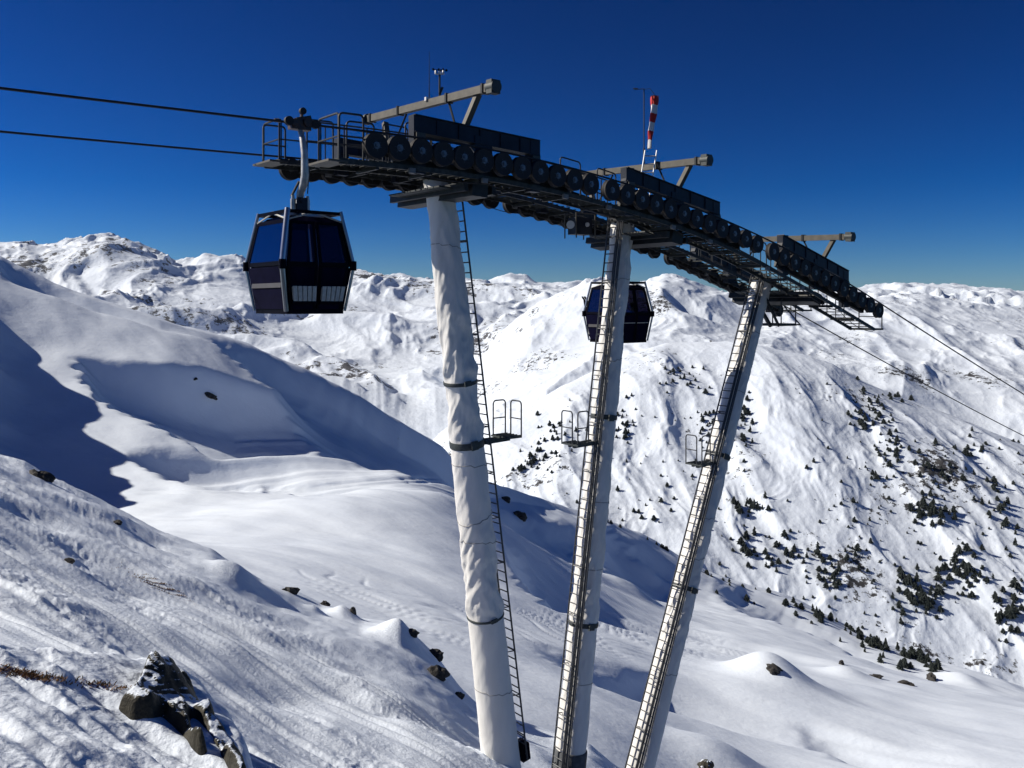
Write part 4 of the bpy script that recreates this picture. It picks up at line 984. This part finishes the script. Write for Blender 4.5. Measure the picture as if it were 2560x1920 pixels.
# skis in the far cabin's rack
for x, lab in ((0.30, 'ski standing in the outer rack of the far cabin'), (0.42, 'second ski standing in the outer rack of the far cabin')):
    mb = MB(); a = CB2 @ Vector((x+0.1, -0.98, 0.28)); b = CB2 @ Vector((x+0.25, -1.06, 1.45)); tip = CB2 @ Vector((x+0.27, -1.16, 1.58))
    mb.bar(a, b, 0.09, 0.02, NX); mb.bar(b, tip, 0.08, 0.015, NX)
    tag(link('ski', mb.mesh('ski', M['black'], a)), lab, 'ski', 'skis in the far cabin').location = a
# seated passengers
def person(label, loc, rotz, jacket):
    T = thing('person', label, 'person', loc, None, rotz)
    vs = [(0, 0, 0.48), (0, 0, 0.66), (0, 0, 0.86), (0, 0, 1.0), (0.01, 0, 1.10), (0.04, 0, 1.20), (0.03, 0, 1.31)]
    rd = [(0.16, 0.13), (0.17, 0.125), (0.19, 0.12), (0.13, 0.09), (0.055, 0.055), (0.085, 0.08), (0.08, 0.075)]
    ed = [(i, i+1) for i in range(6)]
    for sy in (-1, 1):
        b = len(vs)
        vs += [(0.03, sy*0.20, 0.95), (0.12, sy*0.26, 0.70), (0.34, sy*0.14, 0.62), (0.42, sy*0.11, 0.62)]; rd += [(0.075, 0.075), (0.055, 0.055), (0.045, 0.045), (0.04, 0.04)]
        ed += [(3, b), (b, b+1), (b+1, b+2), (b+2, b+3)]
        b = len(vs)
        vs += [(0.10, sy*0.10, 0.50), (0.44, sy*0.12, 0.50), (0.46, sy*0.12, 0.12), (0.56, sy*0.13, 0.07)]; rd += [(0.10, 0.10), (0.075, 0.075), (0.055, 0.055), (0.05, 0.045)]
        ed += [(0, b), (b, b+1), (b+1, b+2), (b+2, b+3)]
    me = bpy.data.meshes.new('body'); me.from_pydata(vs, ed, [])
    o = link('body', me, T); me.materials.append(jacket)
    sk = o.modifiers.new('skin', 'SKIN'); sk.use_smooth_shade = True
    for i, r in enumerate(rd): me.skin_vertices[0].data[i].radius = r
    me.skin_vertices[0].data[0].use_root = True
    su = o.modifiers.new('sub', 'SUBSURF'); su.levels = 1; su.render_levels = 2
    mb = MB(); mb.lathe((0.02, 0, 1.22), (0, 0, 1), [(0, 0.10), (0.0, 0.118), (0.06, 0.122), (0.12, 0.095), (0.155, 0.03)], 18)
    link('helmet', mb.mesh('helmet', M['helmet'], (0, 0, 0), True), T)
for (lx, ly, face, jk, lab) in ((0.48, -0.40, PI, 'jacket_red', 'passenger in a red jacket seated in the far cabin'), (-0.48, 0.30, 0, 'jacket_dark', 'passenger in dark clothes seated at the right of the far cabin'), (-0.48, -0.35, 0, 'jacket_dark', 'passenger in dark clothes seated deeper inside the far cabin')):
    p = CB2 @ Vector((lx, ly, 0.0)); person(lab, p, ANG+PI+face, M[jk])

# ------------------------------------------------------------------ wind instruments
def mast_top(u, v0, v1, pi_):
    P = PYL[pi_]; gs = P['gs']
    # offset along the gantry where the sight line u meets it
    k = (u-U0)/F; b = P0+AX*gs; o = (k*b.y-b.x)/(NX.x-k*NX.y)
    p = W(gs, o, 0); return W(gs, o, P['gz']+0.12), W(gs, o, (VH-v1)/F*p.y)
a, b = mast_top(1610, 400, 222, 1)
T = thing('windsock', 'red and white striped windsock hanging from a mast above the middle pylon', 'windsock', a)
mb = MB(); mb.cyl(a-UP*0.1, a+UP*0.5, 0.030, 8); mb.cyl(a+UP*0.5, b, 0.018, 8); part('mast', mb, M['rail'], T, True)
right = Vector((1, 0.05, 0)).normalized()
top_r = Vector((b.x, b.y, 0))+right*0.36; top_r.z = (VH-240)/F*b.y
mb = MB(); mb.tube([b-UP*0.02, b+right*0.2+UP*0.01, top_r+UP*0.04], 0.009, 6); mb.cyl(b, b-right*0.32-UP*0.03, 0.012, 6); mb.lathe(b-right*0.3, right, [(-0.06, 0.02), (0.1, 0.025)], 8); part('swivel_arm', mb, M['rail'], T, True)
bot_ = top_r+Vector((-0.17, 0.05, -1.72))
NSTR = 6
def sock(t):
    p = top_r.lerp(bot_, t)+Vector((0.012*math.sin(t*7), 0.01*math.cos(t*5), 0)); r = 0.125*(1-0.52*t)*(1+0.10*math.sin(t*21)); return p, r
for i in range(NSTR):
    mb = MB(); pts = []; rs = []
    for j in range(6):
        p, r = sock((i+j/5)/NSTR); pts.append(p); rs.append(r*(1.0 if i % 2 == 0 else 0.99))
    nn = 14; vs = []; fs = []
    for p, r in zip(pts, rs):
        for q in range(nn):
            t = 2*PI*q/nn; rr_ = r*(1+0.16*math.sin(3*t+i+len(vs)*0.01)); vs.append(p+Vector((math.cos(t)*rr_, math.sin(t)*rr_*0.8, 0.02*math.sin(2*t))))
    for u_ in range(5):
        for q in range(nn): fs.append((u_*nn+q, u_*nn+(q+1) % nn, (u_+1)*nn+(q+1) % nn, (u_+1)*nn+q))
    mb._add(vs, fs); part('stripe', mb, M['red'] if i % 2 == 0 else M['white'], T, True)
mb = MB(); mb.tube([top_r+Vector((math.cos(t)*0.128, math.sin(t)*0.104, 0)) for t in np.linspace(0, 2*PI, 18, endpoint=False)], 0.008, 5, True); part('hoop_ring', mb, M['rail'], T, True)

a, b = mast_top(1073, 262, 128, 0)
T = thing('whip_antenna', 'thin tall whip antenna above the leftmost pylon gantry', 'antenna', a)
mb = MB(); mb.tube([a-UP*0.05, a+UP*0.3, b], [0.02, 0.012, 0.006], 6); part('whip', mb, M['rail'], T, True)
mb = MB(); mb.box(a-UP*0.02, AX, NX, UP, 0.26, 0.08, 0.10); part('mount', mb, M['whitemetal'], T)
a, b = mast_top(1099, 240, 185, 0)
T = thing('anemometer', 'small white cup anemometer above the leftmost pylon gantry', 'anemometer', a)
mb = MB(); mb.cyl(a-UP*0.05, b, 0.028, 8); mb.bar(a+UP*0.02, a+UP*0.22+right*0.08, 0.06, 0.06); part('mast', mb, M['rail'], T, True)
mb = MB(); mb.cyl(b-right*0.10, b+right*0.10, 0.022, 6); mb.cyl(b-UP*0.02, b+UP*0.06, 0.04, 10); part('arm', mb, M['whitemetal'], T, True)
for sgn in (-1, 1):
    mb = MB(); c = b+right*0.10*sgn
    mb.lathe(c, UP, [(0, 0.03), (0.08, 0.03), (0.10, 0.02)], 10); cp = part('sensor', mb, M['whitemetal'], T, True)
    for q in range(3):
        t = q*2*PI/3+0.4*sgn; d_ = Vector((math.cos(t), math.sin(t), 0)); mb = MB(); mb.cyl(c+UP*0.11, c+UP*0.11+d_*0.07, 0.008, 5); mb.lathe(c+UP*0.11+d_*0.085, d_.cross(UP), [(-0.035, 0.008), (-0.02, 0.028), (0.0, 0.035)], 8); part('cup', mb, M['black'], cp, True)

# ================================================================== ROCKS, GRASS
def rock_mesh(name, seed, m, sub=4, soft=1.0):
    import bmesh
    bm = bmesh.new(); bmesh.ops.create_icosphere(bm, subdivisions=sub, radius=1)
    co = np.array([v.co[:] for v in bm.verts])
    r = 1+soft*0.42*fbm(co[:, 0]*1.1+seed, co[:, 1]*1.1+co[:, 2]*0.9, seed, 3)+soft*0.30*(ridged(co[:, 0]*1.5+co[:, 2], co[:, 1]*1.5-co[:, 2]*0.7, seed+5, 3)-0.2)
    # planar breaks
    rnd = random.Random(seed)
    for _ in range(7 if soft == 1.0 else 4):
        nv = np.array([rnd.gauss(0, 1), rnd.gauss(0, 1), rnd.gauss(0, 0.8)]); nv /= np.linalg.norm(nv); dd = rnd.uniform(0.62, 0.9)
        p = (co*r[:, None])@nv; r = np.where(p > dd, r*dd/np.maximum(p, 1e-3), r)
    for v, k in zip(bm.verts, r): v.co = v.co*float(k)
    me = bpy.data.meshes.new(name); bm.to_mesh(me); bm.free(); me.materials.append(m)
    me.polygons.foreach_set('use_smooth', [False]*len(me.polygons)); return me
def rock(u, v, wpx, hpx, label, seed, S=NEAR, m='rock', sink=0.42, rz=0.0, deep=0.9, tilt=0.0, sub=3, soft=1.0):
    p = hit(S, u, v+hpx*0.35)
    if p is None: return
    sx = wpx/F*p.y/2*1.15; sz = hpx/F*p.y/2*1.25
    o = link('boulder', rock_mesh('boulder', seed, M[m], sub, soft), None, p+Vector((0, 0, sz*(0.35-sink))), (0, tilt, rz)); o.scale = (sx, max(sx*deep, sz*0.7), sz)
    return tag(o, label, 'boulder', 'rocks breaking through the snow')
# foreground outcrop: one body of rock breaking through the bank, snow lying on its ledges
def near_z(x, y):
    uu = np.clip(x/y*F+U0, u1[0], u1[-1]-1e-3); j = np.searchsorted(u1, uu, side='right')-1; t = (uu-u1[j])/(u1[j+1]-u1[j])
    out_ = np.zeros_like(x)
    for jj in np.unique(j):
        m_ = j == jj; out_[m_] = np.interp(y[m_], Y1[:, jj], Z1[:, jj])*(1-t[m_])+np.interp(y[m_], Y1[:, jj+1], Z1[:, jj+1])*t[m_]
    return out_
pc_ = hit(NEAR, 450, 1780)
gx, gy = np.meshgrid(np.linspace(-2.2, 2.4, 230), np.linspace(-3.0, 3.4, 260)); gx = gx+pc_.x; gy = gy+pc_.y
gz = near_z(gx.ravel(), gy.ravel()).reshape(gx.shape); gu = gx/gy*F+U0; gv = VH-F*gz/gy
om = raster([(1.0, [(340, 1715), (372, 1680), (420, 1672), (462, 1700), (500, 1745), (548, 1800), (592, 1858), (618, 1935), (640, 2010), (600, 2010), (574, 1920), (530, 1850), (500, 1800), (470, 1790), (480, 1830), (520, 1880), (500, 1890), (450, 1830), (410, 1790), (330, 1800), (290, 1770), (330, 1745)])], 26)
mk = sample(om, gu, gv)
rn = ridged(gx*0.6+0.3*gy, gy*0.5-0.2*gx, 611, 3, 0.45); rn2 = fbm(gx*1.6, gy*1.2, 617, 3, 0.5)
sq_ = (rn2*0.6+rn)*3.2; step_ = (np.floor(sq_)+sstep(0.55, 1.0, sq_-np.floor(sq_)))/3.2
hgt = mk*(0.38+0.11*rn+0.13*step_+0.02*rn2)-0.19+0.015*rn2
kn = hit(NEAR, 395, 1700); hgt = hgt+0.12*np.exp(-(((gx-kn.x)/0.42)**2+((gy-kn.y)/0.5)**2))*(1+0.3*rn)
o = link('rock_outcrop', grid_mesh('rock_outcrop', gx-pc_.x, gy-pc_.y, gz+hgt-pc_.z, M['lichen_rock']), None, pc_)
tag(o, 'dark snow dusted rock outcrop at the lower left corner', 'rock')
o.data.polygons.foreach_set('use_smooth', np.zeros(len(o.data.polygons), dtype=bool))
rock(100, 1185, 60, 30, 'brown rock poking from the slope near the left edge', 16, tilt=0.4)
rock(293, 1305, 26, 14, 'small reddish rock on the slope below the left hill', 17)
rock(722, 1470, 40, 28, 'dark rock between the two snow mounds', 18)
rock(813, 1508, 24, 22, 'small dark rock left of the round snow cushion', 19)
rock(885, 1530, 16, 26, 'narrow dark rock on the right of the round snow cushion', 20)
rock(1020, 1545, 34, 46, 'dark rock under the snow cap nearest the leftmost pylon', 21, tilt=0.4)
rock(1028, 1577, 34, 26, 'dark rock just below the snow capped rock', 22)
rock(1060, 1597, 28, 22, 'small dark rock in the row stepping down to the pylon', 23)
rock(1086, 1632, 44, 28, 'flat dark rock above the biggest rock of the row', 24)
rock(1092, 1676, 52, 38, 'biggest dark rock of the row left of the leftmost pylon', 25)
rock(1147, 1732, 28, 28, 'lowest small dark rock beside the leftmost pylon', 26)
rock(170, 1400, 30, 16, 'small dark rock in the shaded left part of the slope', 29)
rock(1935, 1668, 40, 30, 'dark rock on the tip of the snow knoll right of the pylons', 31, S=MID, tilt=0.4)
rock(2105, 1655, 18, 18, 'small upright dark stone on the open snow at right', 32, S=MID)
rock(1762, 1912, 40, 40, 'brownish rock at the bottom edge right of the pylons', 33, S=MID, m='lichen_rock', tilt=0.4)
rock(2330, 1690, 20, 30, 'dark rim of rock at the snow edge far right', 34, S=MID)
rock(2190, 1690, 34, 10, 'low dark stones in the snow below the ridge trees', 35, S=MID)
rock(2260, 1705, 40, 12, 'streak of dark stones in the snow at right', 36, S=MID)
rock(527, 990, 40, 12, 'dark crag in the shaded hollow of the left hill', 37, S=MID, tilt=0.5)
rock(488, 945, 12, 6, 'small rock at the upper end of the snow rib', 38, S=MID)
rock(1300, 1285, 40, 26, 'dark rock in the blue shade right of the leftmost pylon', 39, S=MID)
rock(1265, 1245, 22, 22, 'small rock beside the leftmost pylon ladder', 40, S=MID)

def grass(u, v, wpx, hpx, label, seed, n=520):
    rnd = random.Random(seed); mb = MB()
    base_p = hit(NEAR, u, v)
    if base_p is None: return
    for i in range(n):
        t = rnd.gauss(0, 0.33); q = hit(NEAR, u+t*wpx, v+t*hpx+rnd.gauss(0, 5))
        if q is None: continue
        h = rnd.uniform(0.03, 0.10); a = rnd.uniform(0, 2*PI); ln_ = Vector((math.cos(a)*0.7+0.5, math.sin(a)*0.7-0.2, rnd.uniform(0.2, 1.0))).normalized()*h; s_ = Vector((-math.sin(a), math.cos(a), 0))*0.012
        mb._add([q-s_-UP*0.02, q+s_-UP*0.02, q+ln_*0.6+s_*0.5, q+ln_+UP*-0.01], [(0, 1, 2), (0, 2, 3)])
    o = tag(link('grass_patch', mb.mesh('grass_patch', M['grass'], base_p), None, base_p), label, 'grass', None); o['kind'] = 'stuff'
grass(60, 1688, 150, 26, 'brown dry grass patch at the left edge above the bank', 3)
grass(395, 1467, 110, 50, 'thin strip of brown dry grass on the slope', 4)
grass(250, 1715, 120, 16, 'sparse dry grass along the lip of the bank', 5, 160)

# ================================================================== PINES
def pine_mesh(seed, bushy):
    rnd = random.Random(seed); vs = []; fs = []
    layers = rnd.randint(6, 8); n = 9
    for i in range(layers):
        t = i/layers; z0 = 0.06+0.86*t; r = (0.30 if not bushy else 0.48)*(1-t)**(0.8 if not bushy else 0.55)+0.03
        cx, cy = rnd.gauss(0, 0.03), rnd.gauss(0, 0.03); b = len(vs)
        vs.append((cx, cy, z0+0.30*(1-0.35*t)))
        for j in range(n*2):
            a = PI*j/n+rnd.uniform(-0.15, 0.15); rr_ = r*(rnd.uniform(0.8, 1.25) if j % 2 == 0 else rnd.uniform(0.35, 0.6))
            vs.append((cx+math.cos(a)*rr_, cy+math.sin(a)*rr_, z0-rnd.uniform(0.0, 0.07)+(0.05 if j % 2 else 0)))
        for j in range(n*2): fs.append((b, b+1+j, b+1+(j+1) % (n*2)))
    return vs, fs
def tri_mesh(name, vs, fs, m):
    me = bpy.data.meshes.new(name); me.from_pydata(vs, [], fs); me.materials.append(m); me.update(); return me
VAR = [pine_mesh(i, i % 3 != 0) for i in range(9)]
VME = [tri_mesh('pine_tree', v, f, M['pine']) for v, f in VAR]
tb_ = MB(); tb_.tube([(0, 0, -0.12), (0, 0, 0.3), (0.01, 0, 0.8)], [0.035, 0.028, 0.012], 6); trunk_me = tb_.mesh('trunk', M['bark'], (0, 0, 0), True)
# clumps: centre u, v, spread u, v, count, height range in metres, ground, label
G_SP = 'pines on the far snowy spur'
CL = [
 (1700, 945, 60, 22, 26, (6, 9), 'dark pine in the upper streak on the snowy spur'),
 (2190, 1030, 55, 55, 60, (7, 11), 'dark pine in the dense rocky clump below the upper rope'),
 (2230, 1120, 30, 40, 22, (7, 10), 'dark pine at the lower tail of the dense rocky clump'),
 (1860, 1060, 22, 70, 30, (7, 11), 'dark pine in the strip just right of the rightmost pylon'),
 (1880, 1270, 50, 26, 26, (8, 11), 'dark pine in the clump right of the rightmost pylon at mid height'),
 (1865, 1350, 16, 40, 14, (9, 13), 'dark pine in the small stand above the valley edge'),
 (1390, 1090, 60, 40, 26, (7, 10), 'dark pine between the leftmost and middle pylons'),
 (1320, 1160, 40, 24, 26, (8, 12), 'dark pine low on the spur beside the leftmost pylon'),
 (1560, 1060, 18, 60, 22, (7, 11), 'dark pine in the strip just right of the middle pylon'),
 (1770, 1020, 20, 60, 18, (7, 10), 'dark pine behind the rightmost pylon'),
 (2330, 1180, 120, 60, 34, (8, 12), 'scattered dark pine on the upper right of the spur'),
 (2320, 1280, 60, 36, 34, (9, 13), 'dark pine in the clump at mid right of the spur'),
 (2300, 1480, 70, 60, 44, (10, 14), 'tall dark pine in the big stand at lower right'),
 (2420, 1440, 60, 50, 40, (9, 13), 'dark pine in the stand near the right edge'),
 (2520, 1540, 40, 60, 34, (9, 13), 'dark pine at the right edge of the picture'),
 (2080, 1430, 60, 50, 30, (8, 11), 'dark pine low on the spur above the valley'),
 (1940, 1400, 60, 40, 22, (8, 11), 'dark pine on the spur above the tree-lined ridge'),
 (2500, 1300, 60, 90, 36, (8, 12), 'scattered dark pine along the right edge'),
 (2100, 1270, 160, 120, 30, (5, 8), 'lone small pine on the open snow of the spur'),
 (1620, 1230, 60, 60, 10, (6, 8), 'small pine between the middle and rightmost pylons'),
 (2450, 1120, 110, 50, 26, (6, 9), 'small pine along the crest of the spur at right'),
]
trees = []
rt = random.Random(99)
for (cu, cv, su, sv_, n, hr_, lab) in CL:
    for i in range(n):
        u = rt.gauss(cu, su*0.6); v = rt.gauss(cv, sv_*0.6)
        if u > 2620: continue
        p = hit(FACE, u, v)
        if p is None or abs(VH-F*p.z/p.y-v) > 30: continue
        h = rt.uniform(*hr_)*rt.choice((0.35, 0.5, 0.6, 0.7, 0.85)); trees.append((h/p.y, p, h, lab, G_SP))
for i in range(120):
    t = rt.random(); u = 1660+t**0.8*680+rt.gauss(0, 10); v = float(cur(CREST2, [u])[0])+abs(rt.gauss(0, 10))+(rt.random() < 0.22)*rt.uniform(5, 45)
    p = hit(MID, u, v+6)
    if p is None: continue
    if t < 0.45 and rt.random() < 0.45: continue
    h = rt.uniform(2.0, 4.6)*(0.6+0.5*t); trees.append((h/p.y, p, h, ('small dark pine on the snow ridge just right of the rightmost pylon' if u < 1860 else 'dark pine on the middle stretch of the snow ridge at right' if u < 2080 else 'dark pine in the dense row low on the snow ridge' if u < 2230 else 'dark pine at the lowest end of the snow ridge'), 'pines along the ridge'))
for i in range(10):
    u = rt.uniform(1500, 1680); p = hit(MID, u, float(cur(CREST2, [u])[0])+8)
    if p is not None: trees.append((2.5/p.y, p, rt.uniform(1.5, 2.8), 'low dark shrub on the ridge beside the rightmost pylon', 'shrubs on the ridge'))
trees.sort(key=lambda a: -a[0])
for (q, p, h, lab, grp) in trees[:300]:
    i = rt.randrange(9)
    T = link('pine_tree', None, None, p-UP*0.2, (0, 0, rt.uniform(0, 6.28))); T.scale = (h*rt.uniform(0.85, 1.3),)*2+(h,)
    tag(T, lab, 'tree', grp)
    link('crown', VME[i], T); link('trunk', trunk_me, T)
# the rest: too many and too small to pick apart
rest = trees[300:]
for i in range(420):                       # low dwarf-pine scrub over the spur
    u = rt.uniform(1300, 2600); v = rt.uniform(950, 1620); p = hit(FACE, u, v)
    if p is None or gn(p.x/120, p.y/160, 501) < -0.05: continue
    rest.append((0, p, rt.uniform(1.5, 4.2), '', ''))
vs = []; fs = []
for (q, p, h, lab, grp) in rest:
    V_, F_ = VAR[rt.randrange(9)]; a = rt.uniform(0, 6.28); ca_, sa_ = math.cos(a)*h*1.2, math.sin(a)*h*1.2; b = len(vs)
    vs += [(p.x+x*ca_-y*sa_, p.y+x*sa_+y*ca_, p.z-0.3+z*h) for x, y, z in V_]; fs += [tuple(i+b for i in f) for f in F_]
o = link('pine_scrub', tri_mesh('pine_scrub', vs, fs, M['pine'])); tag(o, 'sparse dark dwarf pine scrub dotted over the far snowy spur', 'scrub'); o['kind'] = 'stuff'

# ------------------------------------------------------------------ thin mountain air
mb = MB(); mb.box((0, 9000, -220), (1, 0, 0), (0, 1, 0), (0, 0, 1), 26000, 19000, 1400)
hm_ = bpy.data.materials.new('haze'); hm_.use_nodes = True; tn_ = hm_.node_tree; tn_.nodes.clear()
ho = tn_.nodes.new('ShaderNodeOutputMaterial'); pv = tn_.nodes.new('ShaderNodeVolumePrincipled')
pv.inputs['Color'].default_value = (0.62, 0.79, 1.0, 1); pv.inputs['Density'].default_value = 1.1e-5; pv.inputs['Anisotropy'].default_value = 0.2
tn_.links.new(pv.outputs[0], ho.inputs['Volume'])
hz_ = link('haze', mb.mesh('haze', hm_)); hz_['kind'] = 'stuff'; tag(hz_, 'thin bluish air over the far mountains', 'haze')
